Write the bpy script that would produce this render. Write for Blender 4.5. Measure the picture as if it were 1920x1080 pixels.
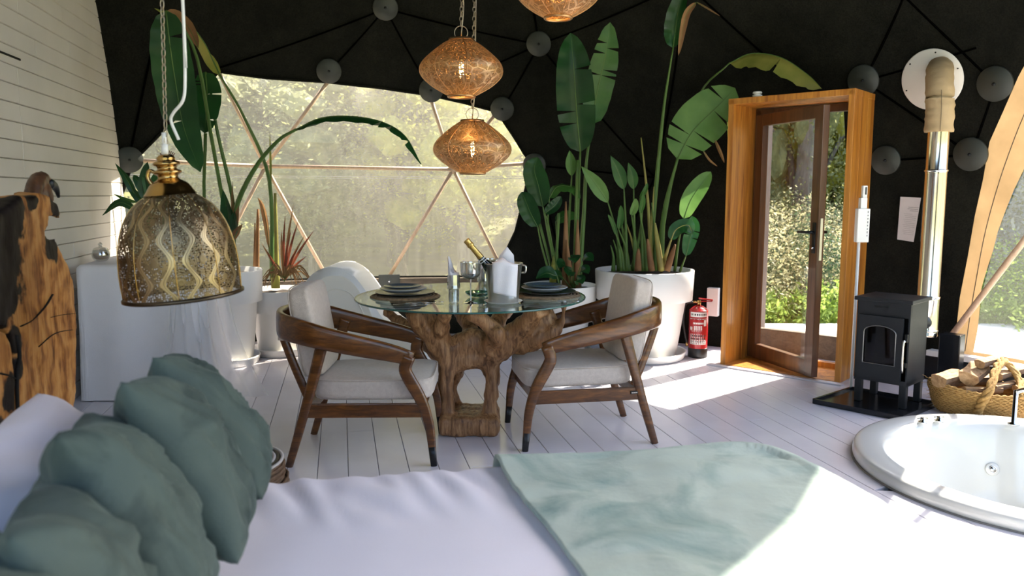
import bpy, bmesh, math, random
from mathutils import Vector, Matrix, noise
from mathutils.geometry import delaunay_2d_cdt
random.seed(7)
for o in list(bpy.data.objects): bpy.data.objects.remove(o)
SC = bpy.context.scene
COL = SC.collection
PI = math.pi
V = Vector
# ---------------------------------------------------------------- camera, light, exposure
EYE = 1.35; PITCH = math.radians(6.9); FPX = 1450.0
cd = bpy.data.cameras.new('camera'); cam = bpy.data.objects.new('camera', cd); COL.objects.link(cam)
cam.location = (0, 0, EYE); cam.rotation_euler = (PI/2 - PITCH, 0, 0)
cd.sensor_width = 36; cd.lens = 36*FPX/1920; cd.clip_start = 0.05; cd.clip_end = 500
cd.dof.use_dof = True; cd.dof.focus_distance = 4.3; cd.dof.aperture_fstop = 3.2
SC.camera = cam
SC.view_settings.view_transform = 'Standard'; SC.view_settings.look = 'None'
SC.view_settings.gamma = 1; SC.view_settings.exposure = 1.82
SC.view_settings.use_curve_mapping = False
SUN_EL = math.radians(46); SUNDIR = V((-.773, -.634, 0)).normalized()
sd = bpy.data.lights.new('sun', 'SUN'); sun = bpy.data.objects.new('sun', sd); COL.objects.link(sun)
sd.energy = 5.8; sd.angle = math.radians(.6); sd.color = (1, .93, .80)
tr = V((SUNDIR.x*math.cos(SUN_EL), SUNDIR.y*math.cos(SUN_EL), -math.sin(SUN_EL)))
sun.rotation_euler = tr.to_track_quat('-Z', 'Y').to_euler()
W = bpy.data.worlds.new('world'); SC.world = W; W.use_nodes = True
wn = W.node_tree; wn.nodes.clear()
sk = wn.nodes.new('ShaderNodeTexSky'); sk.sky_type = 'NISHITA'; sk.sun_disc = False
sk.sun_elevation = SUN_EL; sk.sun_rotation = math.atan2(-SUNDIR.x, -SUNDIR.y)
sk.air_density = 1.0; sk.dust_density = 2.5; sk.ozone_density = 1.2
bgn = wn.nodes.new('ShaderNodeBackground'); bgn.inputs[1].default_value = .22
wo = wn.nodes.new('ShaderNodeOutputWorld')
wn.links.new(sk.outputs[0], bgn.inputs[0]); wn.links.new(bgn.outputs[0], wo.inputs[0])

# ---------------------------------------------------------------- measuring helpers
def ray(px, py):
    x = (px-960)/FPX; v = -(py-540)/FPX; c = math.cos(PITCH); s = math.sin(PITCH)
    return V((x, c+v*s, -s+v*c))
def at(px, py, d):                     # world point seen at px,py at distance d along +Y
    r = ray(px, py); return V((0, 0, EYE)) + r*(d/r.y)
def on_plane(px, py, p0, n):
    r = ray(px, py); o = V((0, 0, EYE)); return o + r*((p0-o).dot(n)/r.dot(n))

# ---------------------------------------------------------------- materials
MATS = {}
def nt(name):
    m = bpy.data.materials.new(name); m.use_nodes = True; t = m.node_tree; t.nodes.clear()
    out = t.nodes.new('ShaderNodeOutputMaterial'); b = t.nodes.new('ShaderNodeBsdfPrincipled')
    t.links.new(b.outputs[0], out.inputs[0]); MATS[name] = m
    return m, t, b, out
def ramp(t, fac, stops):
    r = t.nodes.new('ShaderNodeValToRGB'); e = r.color_ramp.elements
    while len(e) < len(stops): e.new(.5)
    for i, (p, c) in enumerate(stops): e[i].position = p; e[i].color = (c[0], c[1], c[2], 1)
    t.links.new(fac, r.inputs[0]); return r.outputs[0]
def coords(t, sc=(1, 1, 1), rot=(0, 0, 0), kind='Object'):
    tc = t.nodes.new('ShaderNodeTexCoord'); mp = t.nodes.new('ShaderNodeMapping')
    mp.inputs['Scale'].default_value = sc; mp.inputs['Rotation'].default_value = rot
    t.links.new(tc.outputs[kind], mp.inputs[0]); return mp.outputs[0]
def nz(t, vec, scale, detail=4, rough=.55, dist=0):
    n = t.nodes.new('ShaderNodeTexNoise'); n.inputs['Scale'].default_value = scale
    n.inputs['Detail'].default_value = detail; n.inputs['Roughness'].default_value = rough
    n.inputs['Distortion'].default_value = dist; t.links.new(vec, n.inputs['Vector']); return n.outputs[0]
def bump(t, b, h, strength=.2, dist=.01):
    n = t.nodes.new('ShaderNodeBump'); n.inputs['Strength'].default_value = strength
    n.inputs['Distance'].default_value = dist; t.links.new(h, n.inputs['Height']); t.links.new(n.outputs[0], b.inputs['Normal'])
def mathn(t, op, a, b=None, v=None):
    n = t.nodes.new('ShaderNodeMath'); n.operation = op; t.links.new(a, n.inputs[0])
    if b is not None: t.links.new(b, n.inputs[1])
    if v is not None: n.inputs[1].default_value = v
    return n.outputs[0]
def mat(name, c, rough=.5, metal=0, c2=None, ns=6, bs=0, bsc=60, sheen=0, stretch=(1, 1, 1), spec=.5, coat=0):
    m, t, b, o = nt(name)
    b.inputs['Roughness'].default_value = rough; b.inputs['Metallic'].default_value = metal
    b.inputs['Specular IOR Level'].default_value = spec; b.inputs['Coat Weight'].default_value = coat
    if sheen:
        b.inputs['Sheen Weight'].default_value = sheen; b.inputs['Sheen Roughness'].default_value = .4
    vec = coords(t, stretch)
    c2 = c2 or tuple(x*.88 for x in c)
    t.links.new(ramp(t, nz(t, vec, ns), [(.3, c2), (.7, c)]), b.inputs['Base Color'])
    if bs: bump(t, b, nz(t, vec, bsc, 3), bs, .004)
    return m
def wood(name, stops, scale=1.0, axis=(1, 1, .12), rough=.4, knots=True, bs=.15, coat=0, fine=40):
    m, t, b, o = nt(name); b.inputs['Roughness'].default_value = rough; b.inputs['Coat Weight'].default_value = coat
    vec = coords(t, tuple(a*scale for a in axis))
    big = nz(t, vec, 9, 5, .6, 1.2); fin = nz(t, vec, fine, 3, .6, .3)
    mx = mathn(t, 'MULTIPLY_ADD', big, None, .75); mx.node.inputs[2].default_value = 0
    ad = mathn(t, 'MULTIPLY_ADD', fin, None, .25); t.links.new(mx, ad.node.inputs[2])
    t.links.new(ramp(t, ad, stops), b.inputs['Base Color'])
    bump(t, b, ad, bs, .006)
    return m
def glassy(name, tint=(1, 1, 1), haze=0.0, hazecol=(.8, .8, .75), gloss=.08, streak=0, edge=.7):
    m, t, b, o = nt(name); t.nodes.remove(b)
    tr_ = t.nodes.new('ShaderNodeBsdfTransparent'); tr_.inputs[0].default_value = (*tint, 1)
    gl = t.nodes.new('ShaderNodeBsdfGlossy'); gl.inputs['Roughness'].default_value = .03
    fr = t.nodes.new('ShaderNodeLayerWeight'); fr.inputs[0].default_value = .5
    pw = mathn(t, 'POWER', fr.outputs['Facing'], None, 4.0)
    mx = t.nodes.new('ShaderNodeMixShader'); f = mathn(t, 'MULTIPLY_ADD', pw, None, edge); f.node.inputs[2].default_value = gloss*.15+(.02 if not haze else .002)
    t.links.new(f, mx.inputs[0]); t.links.new(tr_.outputs[0], mx.inputs[1]); t.links.new(gl.outputs[0], mx.inputs[2])
    last = mx.outputs[0]
    if haze:
        tl = t.nodes.new('ShaderNodeBsdfTranslucent'); tl.inputs[0].default_value = (*hazecol, 1)
        m2 = t.nodes.new('ShaderNodeMixShader')
        v1 = nz(t, coords(t, (1, 1, 1)), 1.4, 6, .6); v2 = nz(t, coords(t, (14, 14, .5)), 3, 3)
        a = mathn(t, 'MULTIPLY', v1, None, haze*1.1); c = mathn(t, 'MULTIPLY', v2, None, haze*streak); s_ = mathn(t, 'ADD', a, c)
        s2 = mathn(t, 'ADD', s_, None, haze*.4)
        t.links.new(s2, m2.inputs[0]); t.links.new(last, m2.inputs[1]); t.links.new(tl.outputs[0], m2.inputs[2]); last = m2.outputs[0]
    t.links.new(last, o.inputs[0]); return m
def leafmat(name, c, c2, tl=.35, rough=.35, sc=3):
    m, t, b, o = nt(name); b.inputs['Roughness'].default_value = rough; b.inputs['Specular IOR Level'].default_value = .38
    cr = ramp(t, nz(t, coords(t), sc, 4), [(.35, c2), (.65, c)]); t.links.new(cr, b.inputs['Base Color'])
    tr_ = t.nodes.new('ShaderNodeBsdfTranslucent'); t.links.new(cr, tr_.inputs[0])
    mx = t.nodes.new('ShaderNodeMixShader'); mx.inputs[0].default_value = tl
    t.links.new(b.outputs[0], mx.inputs[1]); t.links.new(tr_.outputs[0], mx.inputs[2]); t.links.new(mx.outputs[0], o.inputs[0])
    return m
def perf(name, c, cdark, holes=150, thr=.45, rough=.35, arch=0, metal=1.0, tl=0):
    """pierced sheet metal: round holes from voronoi cells over the cylindrical coordinates"""
    m, t, b, o = nt(name); b.inputs['Metallic'].default_value = metal; b.inputs['Roughness'].default_value = rough
    uv = t.nodes.new('ShaderNodeUVMap'); mp = t.nodes.new('ShaderNodeMapping'); t.links.new(uv.outputs[0], mp.inputs[0])
    sx = t.nodes.new('ShaderNodeSeparateXYZ'); t.links.new(uv.outputs[0], sx.inputs[0])
    mp.inputs['Scale'].default_value = (holes, holes*.42, 1)
    vo = t.nodes.new('ShaderNodeTexVoronoi'); vo.inputs['Scale'].default_value = 1; vo.inputs['Randomness'].default_value = .55
    t.links.new(mp.outputs[0], vo.inputs['Vector'])
    hole = mathn(t, 'LESS_THAN', vo.outputs['Distance'], None, thr)
    if arch:      # ogee lattice: solid wavy bands between the pierced medallions
        u = mathn(t, 'MULTIPLY', sx.outputs[0], None, arch*2*PI); v = mathn(t, 'MULTIPLY', sx.outputs[1], None, 3.6*2*PI)
        cu = mathn(t, 'COSINE', u); cv = mathn(t, 'COSINE', v); cv = mathn(t, 'MULTIPLY', cv, None, .62)
        su = mathn(t, 'ADD', cu, cv); ab = mathn(t, 'ABSOLUTE', su)
        inside = mathn(t, 'GREATER_THAN', ab, None, .30); eye = mathn(t, 'LESS_THAN', ab, None, 1.50)
        hole = mathn(t, 'MULTIPLY', hole, inside); hole = mathn(t, 'MULTIPLY', hole, eye)
        rel = mathn(t, 'SUBTRACT', ab, None, .0); pp = mathn(t, 'PINGPONG', rel, None, .12)
        bump(t, b, pp, .5, .006)
        t.links.new(ramp(t, ab, [(.0, cdark), (.08, c), (.26, c), (.33, cdark), (.9, cdark)]), b.inputs['Base Color'])
    else:
        w = t.nodes.new('ShaderNodeTexVoronoi'); w.feature = 'DISTANCE_TO_EDGE'; w.inputs['Scale'].default_value = 22
        mp2 = t.nodes.new('ShaderNodeMapping'); mp2.inputs['Scale'].default_value = (1, .42, 1)
        t.links.new(uv.outputs[0], mp2.inputs[0]); t.links.new(mp2.outputs[0], w.inputs['Vector'])
        band = mathn(t, 'GREATER_THAN', w.outputs['Distance'], None, .05); hole = mathn(t, 'MULTIPLY', hole, band)
        t.links.new(ramp(t, w.outputs['Distance'], [(.03, c), (.09, cdark)]), b.inputs['Base Color'])
    tp = t.nodes.new('ShaderNodeBsdfTransparent'); mx = t.nodes.new('ShaderNodeMixShader')
    last = b.outputs[0]
    if tl:
        tt = t.nodes.new('ShaderNodeBsdfTranslucent'); tt.inputs[0].default_value = (*c, 1)
        mz = t.nodes.new('ShaderNodeMixShader'); mz.inputs[0].default_value = tl
        t.links.new(last, mz.inputs[1]); t.links.new(tt.outputs[0], mz.inputs[2]); last = mz.outputs[0]
    t.links.new(hole, mx.inputs[0]); t.links.new(last, mx.inputs[1]); t.links.new(tp.outputs[0], mx.inputs[2])
    t.links.new(mx.outputs[0], o.inputs[0]); return m
def emit(name, c, s):
    m, t, b, o = nt(name); b.inputs['Emission Color'].default_value = (*c, 1); b.inputs['Emission Strength'].default_value = s
    b.inputs['Base Color'].default_value = (*c, 1); return m

M_floor = mat('white_floor_paint', (.74, .71, .755), .22, c2=(.67, .64, .69), ns=3, bs=.05, bsc=25, spec=.5)
M_gap = mat('dark_joint', (.06, .06, .065), .9)
M_wgap = mat('wall_joint', (.58, .545, .49), .9)
M_wall = mat('cream_wall_paint', (.74, .685, .61), .55, c2=(.67, .62, .55), ns=2.5, bs=.08, bsc=30)
def canvasmat():
    m, t, b, o = nt('dark_canvas'); b.inputs['Roughness'].default_value = .95; b.inputs['Specular IOR Level'].default_value = .1
    v = coords(t); f = nz(t, v, 3, 8, .7); g = nz(t, v, 90, 3, .7)
    a = mathn(t, 'MULTIPLY', f, g)
    t.links.new(ramp(t, a, [(.15, (.005, .0055, .0045)), (.42, (.019, .0185, .014))]), b.inputs['Base Color'])
    bump(t, b, nz(t, v, 5, 5), .5, .03); return m
M_canvas = canvasmat()
M_seam = mat('dark_seam', (.0015, .0015, .0015), 1.0, spec=0)
M_hub = mat('grey_green_hub', (.034, .040, .035), .5, c2=(.026, .031, .027))
M_steel = mat('steel', (.74, .73, .70), .30, 1.0)
M_chrome = mat('chrome', (.8, .8, .8), .08, 1.0)
M_strut = wood('pale_pine_strut', [(.3, (.50, .33, .22)), (.7, (.72, .53, .38))], 3, (1, 1, .3), .5)
M_pvc = glassy('clear_film', (.92, .90, .85), .075, (.95, .89, .76), 0, 1.0, .05)
M_pvc2 = glassy('clear_side_film', (.96, .96, .94), .03, (.9, .88, .80), 0, .6, .1)
M_hem = leafmat('tan_canvas_hem', (.46, .30, .15), (.36, .235, .115), .22, .9, 4)
M_sill = wood('brown_sill', [(.3, (.06, .045, .03)), (.7, (.16, .12, .08))], 2, (.2, 1, 1), .7)
M_orange = wood('orange_pine', [(.30, (.13, .034, .006)), (.42, (.38, .13, .018)), (.58, (.58, .24, .035)), (.75, (.72, .36, .08))], 1.1, (1.6, 1.6, .10), .38, coat=.15)
M_dkwood = wood('dark_brown_door_wood', [(.3, (.045, .018, .008)), (.7, (.16, .065, .025))], 1, (1.5, 1.5, .1), .35, coat=.2)
M_glass = glassy('window_glass', (.98, .98, .97), 0, gloss=.3)
M_black = mat('black_metal', (.018, .02, .022), .4, .6)
M_iron = mat('stove_iron', (.020, .023, .027), .45, .3, c2=(.014, .016, .02), bs=.1, bsc=80)
M_white = mat('white_plastic', (.83, .81, .78), .4, c2=(.80, .78, .75))
M_pot = mat('white_resin', (.82, .80, .76), .38, c2=(.79, .77, .73), ns=3)
M_soil = mat('soil', (.045, .03, .02), .95, c2=(.015, .01, .008), ns=40, bs=.8, bsc=80)

# ---------------------------------------------------------------- mesh helpers
WM = {}
def mk(name, bm, m, parent=None, smooth=False, local=False, recalc=True):
    if recalc: bmesh.ops.recalc_face_normals(bm, faces=bm.faces)
    me = bpy.data.meshes.new(name); bm.to_mesh(me); bm.free()
    if smooth:
        for p in me.polygons: p.use_smooth = True
    if m:
        for x in (m if isinstance(m, (list, tuple)) else [m]): me.materials.append(x)
    return ob(name, me, parent, local)
def ob(name, me, parent=None, local=False):
    o = bpy.data.objects.new(name, me); COL.objects.link(o)
    if parent:
        o.parent = parent
        if not local and parent in WM: o.matrix_parent_inverse = WM[parent].inverted()
    return o
def thing(name, label, cat, loc=(0, 0, 0), rz=0, group=None):
    o = bpy.data.objects.new(name, None); COL.objects.link(o); o.empty_display_size = .05
    o.location = loc; o.rotation_euler = (0, 0, rz)
    WM[o] = Matrix.Translation(V(loc)) @ Matrix.Rotation(rz, 4, 'Z')
    return tag(o, label, cat, group)
def tag(o, label, cat, group=None):
    o['label'] = label; o['category'] = cat
    if group: o['group'] = group
    return o
def struct(o): o['kind'] = 'structure'; return o
def copy_tree(o, parent=None):
    c = o.copy(); COL.objects.link(c); c.parent = parent
    if o in WM: WM[c] = WM[o].copy()
    for ch in list(o.children): copy_tree(ch, c)
    return c
def box(bm, c, s, R=None, bev=0):
    r = bmesh.ops.create_cube(bm, size=1); vs = r['verts']
    mtx = Matrix.Translation(V(c)) @ (R.to_4x4() if R else Matrix()) @ Matrix.Diagonal((*s, 1))
    bmesh.ops.transform(bm, matrix=mtx, verts=vs)
    if bev:
        es = {e for v in vs for e in v.link_edges}
        bmesh.ops.bevel(bm, geom=list(es), offset=bev, segments=2, profile=.6, affect='EDGES')
    return bm
def Rz(a): return Matrix.Rotation(a, 3, 'Z')
def basis(x, y, z): return Matrix((x, y, z)).transposed()
def sweep(bm, pts, sizes, up=V((0, 0, 1)), n=8, sq=2.0, cap=True):
    pts = [V(p) for p in pts]; rings = []
    N = len(pts)
    if not isinstance(sizes, list): sizes = [sizes]*N
    side0 = None
    for i, p in enumerate(pts):
        t = (pts[min(i+1, N-1)] - pts[max(i-1, 0)])
        t = t.normalized() if t.length > 1e-9 else V((0, 0, 1))
        u = up[i] if isinstance(up, list) else up
        s = t.cross(u)
        if s.length < .15: s = side0 if side0 is not None else t.cross(V((1, .3, 0)))
        s.normalize()
        if side0 is not None and not isinstance(up, list) and s.dot(side0) < 0: s = -s
        side0 = s.copy(); w = s.cross(t).normalized()
        z = sizes[i]; a, b = (z if isinstance(z, (tuple, list)) else (z, z))
        ring = []
        for k in range(n):
            an = 2*PI*(k+.5)/n; ca, sa = math.cos(an), math.sin(an)
            ca = math.copysign(abs(ca)**(2/sq), ca); sa = math.copysign(abs(sa)**(2/sq), sa)
            ring.append(bm.verts.new(p + s*ca*a + w*sa*b))
        rings.append(ring)
    fs = []
    for i in range(N-1):
        for k in range(n):
            fs.append(bm.faces.new((rings[i][k], rings[i][(k+1) % n], rings[i+1][(k+1) % n], rings[i+1][k])))
    if cap:
        bm.faces.new(rings[0][::-1]); bm.faces.new(rings[-1])
    return fs
def bez(pts, n=14):
    """smooth curve through points (Catmull-Rom)"""
    pts = [V(p) for p in pts]; P_ = [pts[0]*2-pts[1]] + pts + [pts[-1]*2-pts[-2]]; out = []
    segs = len(pts)-1; per = max(1, round(n/segs))
    for i in range(segs):
        a, b, c, d = P_[i:i+4]
        for k in range(per):
            t = k/per
            out.append(.5*((2*b)+(c-a)*t+(2*a-5*b+4*c-d)*t*t+(3*b-a-3*c+d)*t**3))
    out.append(pts[-1]); return out
def lerp(a, b, t): return a+(b-a)*t
def lathe(bm, prof, c=(0, 0, 0), seg=32, uv=False, tilt=None):
    c = V(c); rings = []; N = len(prof); fs = []
    for r, z in prof:
        if r < 1e-5:
            p = V((0, 0, z)); p = tilt @ p if tilt else p
            rings.append([bm.verts.new(c+p)])
        else:
            ring = []
            for k in range(seg):
                a = 2*PI*k/seg; p = V((r*math.cos(a), r*math.sin(a), z)); p = tilt @ p if tilt else p
                ring.append(bm.verts.new(c+p))
            rings.append(ring)
    ul = bm.loops.layers.uv.verify() if uv else None
    for i in range(N-1):
        A, B = rings[i], rings[i+1]
        for k in range(seg):
            k2 = (k+1) % seg
            if len(A) == 1 and len(B) == 1: continue
            if len(A) == 1: vs = (A[0], B[k], B[k2]); uu = ((k+.5, i), (k, i+1), (k+1, i+1))
            elif len(B) == 1: vs = (A[k], A[k2], B[0]); uu = ((k, i), (k+1, i), (k+.5, i+1))
            else: vs = (A[k], A[k2], B[k2], B[k]); uu = ((k, i), (k+1, i), (k+1, i+1), (k, i+1))
            f = bm.faces.new(vs); fs.append(f)
            if uv:
                for l, q in zip(f.loops, uu): l[ul].uv = (q[0]/seg, q[1]/(N-1))
    return fs
def smooth_prof(pts, n=24): return [(max(0, p.x), p.y) for p in (v for v in bez([V((a, b, 0)) for a, b in pts], n))]
def blob(bm, vox=.02, sm=4, ns=0, nsc=6, name='blob'):
    bmesh.ops.recalc_face_normals(bm, faces=bm.faces)
    me = bpy.data.meshes.new(name); bm.to_mesh(me); bm.free()
    o = bpy.data.objects.new(name, me); COL.objects.link(o)
    md = o.modifiers.new('r', 'REMESH'); md.mode = 'VOXEL'; md.voxel_size = vox
    dg = bpy.context.evaluated_depsgraph_get(); ev = o.evaluated_get(dg)
    b = bmesh.new(); b.from_mesh(ev.to_mesh()); ev.to_mesh_clear()
    bpy.data.objects.remove(o); bpy.data.meshes.remove(me)
    for _ in range(sm): bmesh.ops.smooth_vert(b, verts=b.verts, factor=.5, use_axis_x=True, use_axis_y=True, use_axis_z=True)
    if ns:
        b.normal_update()
        for v in b.verts:
            v.co += v.normal*ns*(noise.fractal(v.co*nsc, .8, 2.1, 4))
    return b
def tube(bm, pts, r, n=8, **k): return sweep(bm, pts, r, n=n, **k)

# ---------------------------------------------------------------- dome geometry
DC = V((-.5, 3.0, .6)); DR = 4.45; DRZ = 4.9
def dome(th, z, off=0.0):
    """point of the dome skin at bearing th (degrees from +Y, clockwise) and height z; off pushes outwards"""
    r = DR if z <= DC.z else DR*math.sqrt(max(0, 1-((z-DC.z)/DRZ)**2))
    r += off; a = math.radians(th)
    return V((DC.x+r*math.sin(a), DC.y+r*math.cos(a), z))
def dome_n(th, z):
    p = dome(th, z); n = V((p.x-DC.x, p.y-DC.y, max(0, z-DC.z)*(DR/DRZ)**2)); return n.normalized()
WD = V((-.215, .977, 0)).normalized(); WN = V((.977, .215, 0)).normalized()
WP = V((-3.2, 6.38, 0))                              # a point of the left wall's face
WFOOT = DC - WN*((DC-WP).dot(WN)); WFOOT.z = 0
WDIST = abs((DC-WP).dot(WN))
def chord(z):
    r = DR if z <= DC.z else DR*math.sqrt(max(0, 1-((z-DC.z)/DRZ)**2))
    return math.sqrt(max(0, r*r-WDIST**2))

WIN1 = [(-41, .56), (-39, 1.2), (-37.2, 1.62), (-35, 1.8), (-28.2, 2.37), (-22.8, 2.345), (-15.8, 2.335), (-9.5, 2.30), (-3.4, 2.245), (.8, 2.18), (4.9, 2.10),
        (6.9, 1.88), (8.9, 1.63), (7.9, 1.3), (6.9, 1.0), (5.4, .76), (4.1, .56), (-8.8, .56), (-17, .56), (-30, .56)]
WIN2 = [(56.0, .22), (56.2, .62), (57.2, 1.2), (58.6, 1.7), (61.3, 2.09), (65, 2.5), (69, 3.0), (73, 3.5), (80, 3.9), (89, 4.33), (112, 4.4), (124.5, 3.4), (130, 1.65), (132, .22)]
WIN2C = [(57.6, .24), (58.0, .7), (59.0, 1.1), (61.2, 1.52), (64.0, 1.9), (67.5, 2.36), (71.3, 2.9), (75, 3.38), (81.4, 3.76), (90, 4.2), (110, 4.25), (122, 3.3), (128, 1.6), (130, .24)]
DOOR = [(32.6, -.05), (32.6, 2.02), (45.2, 2.02), (45.2, -.05)]
WIN3 = [(152, .4), (152, 2.6), (172, 3.5), (205, 3.5), (226, 2.6), (226, .4)]
def inpoly(x, y, poly):
    c = False; j = len(poly)-1
    for i in range(len(poly)):
        xi, yi = poly[i]; xj, yj = poly[j]
        if (yi > y) != (yj > y) and x < (xj-xi)*(y-yi)/(yj-yi)+xi: c = not c
        j = i
    return c
def densify(poly, step=2.0):
    out = []
    for i in range(len(poly)):
        a, b = poly[i], poly[(i+1) % len(poly)]
        L = math.hypot(a[0]-b[0], (a[1]-b[1])*13); n = max(1, int(L/step))
        out += [(lerp(a[0], b[0], k/n), lerp(a[1], b[1], k/n)) for k in range(n)]
    return out
def skin(outer, holes, off=0, step=3.0, zstep=.22, sag=None):
    """triangulated piece of dome skin bounded by outer, minus holes"""
    vs = []; es = []
    for poly in [outer]+holes:
        d = densify(poly, step*.7); b = len(vs); vs += [V((x, y*13)) for x, y in d]
        es += [(b+i, b+(i+1) % len(d)) for i in range(len(d))]
    x0 = min(p[0] for p in outer); x1 = max(p[0] for p in outer); z0 = min(p[1] for p in outer); z1 = max(p[1] for p in outer)
    x = x0+step/2; row = 0
    while x < x1:
        z = z0+zstep/2+(zstep/2 if row % 2 else 0)
        while z < z1:
            if inpoly(x, z, outer) and not any(inpoly(x, z, h) for h in holes): vs.append(V((x, z*13)))
            z += zstep
        x += step; row += 1
    r = delaunay_2d_cdt(vs, es, [], 0, 1e-4)
    bm = bmesh.new(); pv = [bm.verts.new(dome(p.x, p.y/13, off+(sag(p.x, p.y/13) if sag else 0))) for p in r[0]]
    for f in r[2]:
        cx = sum(r[0][i].x for i in f)/3; cz = sum(r[0][i].y for i in f)/39
        if inpoly(cx, cz, outer) and not any(inpoly(cx, cz, h) for h in holes):
            try: bm.faces.new([pv[i] for i in f])
            except ValueError: pass
    bmesh.ops.delete(bm, geom=[v for v in bm.verts if not v.link_faces], context='VERTS')
    return bm
TOP = 5.2
canv = struct(mk('ceiling', skin([(-58, -.02), (-58, TOP), (300, TOP), (300, -.02)], [WIN1, WIN2, DOOR, WIN3], 0, 4, .26,
      sag=lambda t, z: .012*math.sin(t*.5)*math.sin(z*4)), M_canvas, None, True))
bm = bmesh.new(); lathe(bm, [(0, 5.5), (.6, 5.47), (1.2, 5.37), (1.8, 5.16), (1.95, 5.1)], (DC.x, DC.y, 0), 48); mk('crown', bm, M_canvas, canv, True)
bm = bmesh.new(); lathe(bm, [(DR+.02, .0), (DR+.02, .2), (DR+.09, .2), (DR+.09, 0), (DR+.02, 0)], (DC.x, DC.y, 0), 96); mk('base_kerb', bm, M_sill, canv)
bm = bmesh.new()
HUBS = [(-8.6, 2.93, 0), (10.5, 2.65, 0), (-15.6, 2.42, 0), (-3.2, 2.28, 0), (5.6, 2.12, 0), (-37.6, 1.63, 0), (47.4, 2.18, 1), (57.0, 1.62, 1), (59.4, 2.06, 1), (49.2, 1.6, 0), (9.4, 1.62, 0)]
bm.free()
for th, z, big in HUBS:
    p = dome(th, z, -.03); n = -dome_n(th, z); q = n.to_track_quat('Z', 'Y').to_matrix()
    r = .115 if big else .108
    b_ = bmesh.new(); lathe(b_, [(0, 0), (r*.97, -.002), (r, -.008), (r, -.02), (0, -.02)], p, 36, tilt=q); h = mk('hub_disc', b_, M_hub, canv, True)
    b_ = bmesh.new(); lathe(b_, [(0, .012), (.009, .010), (.012, 0)], p, 10, tilt=q); mk('bolt', b_, M_black, h, True)
def seam(a, b, r=.009, off=-.008):
    bm = bmesh.new(); pts = [dome(lerp(a[0], b[0], k/14), lerp(a[1], b[1], k/14), off) for k in range(15)]
    sweep(bm, pts, (r, r*.8), n=6); mk('seam', bm, M_seam, canv)
for a, b in [((-8.6, 2.93), (10.5, 2.65)), ((-8.6, 2.93), (-15.6, 2.42)), ((-8.6, 2.93), (-3.2, 2.28)), ((10.5, 2.65), (5.6, 2.12)), ((10.5, 2.65), (-3.2, 2.28)),
             ((10.5, 2.65), (29, 3.02)), ((10.5, 2.65), (9.5, 3.3)), ((29, 3.02), (40, 2.25)), ((47.4, 2.18), (55.0, 3.0)), ((47.4, 2.18), (58, 2.3)), ((49.2, 1.6), (57.0, 1.62)),
             ((57.0, 1.62), (59.4, 2.06)), ((59.4, 2.06), (52, 2.7)), ((57, 1.62), (47.4, 2.18)), ((10.5, 2.65), (24, 1.5)), ((9.4, 1.62), (24, 1.5)), ((24, 1.5), (29, 3.02)),
             ((-8.6, 2.93), (-28.2, 2.4)), ((-8.6, 2.93), (-20, 3.5)), ((-37.6, 1.63), (-34, 3.0)), ((29, 3.02), (55, 3.0)), ((9.4, 1.62), (15, .1)), ((24, 1.5), (15, .1))]:
    seam(a, b)
# ---- big window
w1 = struct(thing('window_1', '', '', dome(-15, .56))); del w1['label'], w1['category']
mk('film_pane', skin(WIN1, [], .035, 3, .3), M_pvc, w1, True)
def strut(par, a, b, r=.017, m=None, off=.0, name='strut'):
    bm = bmesh.new(); p, q = dome(a[0], a[1], off), dome(b[0], b[1], off)
    tube(bm, [p, (p+q)/2, q], r, 10); return mk(name, bm, m or M_strut, par, True)
N2 = (-23.1, 1.6); N3 = (-.7, 1.585)
for a, b in [((-37.4, 1.63), N2), (N2, N3), (N3, (8.9, 1.64)), ((-28.2, 2.37), N2), (N2, (-15.7, 2.34)), (N3, (-3.4, 2.25)), (N3, (4.9, 2.1)),
             (N2, (-30.2, .56)), (N2, (-16.2, .56)), (N3, (-8.8, .57)), (N3, (5.0, .66))]:
    strut(w1, a, b)
for p in (N2, N3):
    b_ = bmesh.new(); lathe(b_, [(0, .02), (.035, .018), (.045, 0), (.045, -.02)], dome(p[0], p[1], .0), 16, tilt=(-dome_n(*p)).to_track_quat('Z', 'Y').to_matrix()); mk('hub_plate', b_, M_strut, w1, True)
b_ = bmesh.new(); d_ = densify(WIN1, 1.5)
sweep(b_, [dome(x, z, -.004) for x, z in d_]+[dome(*d_[0], -.004)], (.012, .012), n=6, cap=False); mk('hem', b_, M_canvas, w1)
b_ = bmesh.new()
for z in (1.50, 1.515): sweep(b_, [dome(t, z, .03) for t in range(-38, 9)], (.003, .003), n=4)
mk('weld_seam', b_, M_white, w1)
b_ = bmesh.new()
for k in range(-41, 8, 4): pass
sweep(b_, [dome(t, .50, -.04) for t in range(-42, 6)], (.05, .06), n=4, sq=8); mk('sill', b_, M_sill, w1)
p = dome(-8.8, .53, -.10); n = -dome_n(-8.8, .4); q = n.to_track_quat('Z', 'Y').to_matrix()
b_ = bmesh.new(); box(b_, p, (.20, .13, .012), q, .004); br = mk('bracket', b_, M_hub, w1)
b_ = bmesh.new(); lathe(b_, [(0, .016), (.010, .014), (.012, .004)], p, 10, tilt=q); mk('bolt', b_, M_chrome, br, True)
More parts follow.
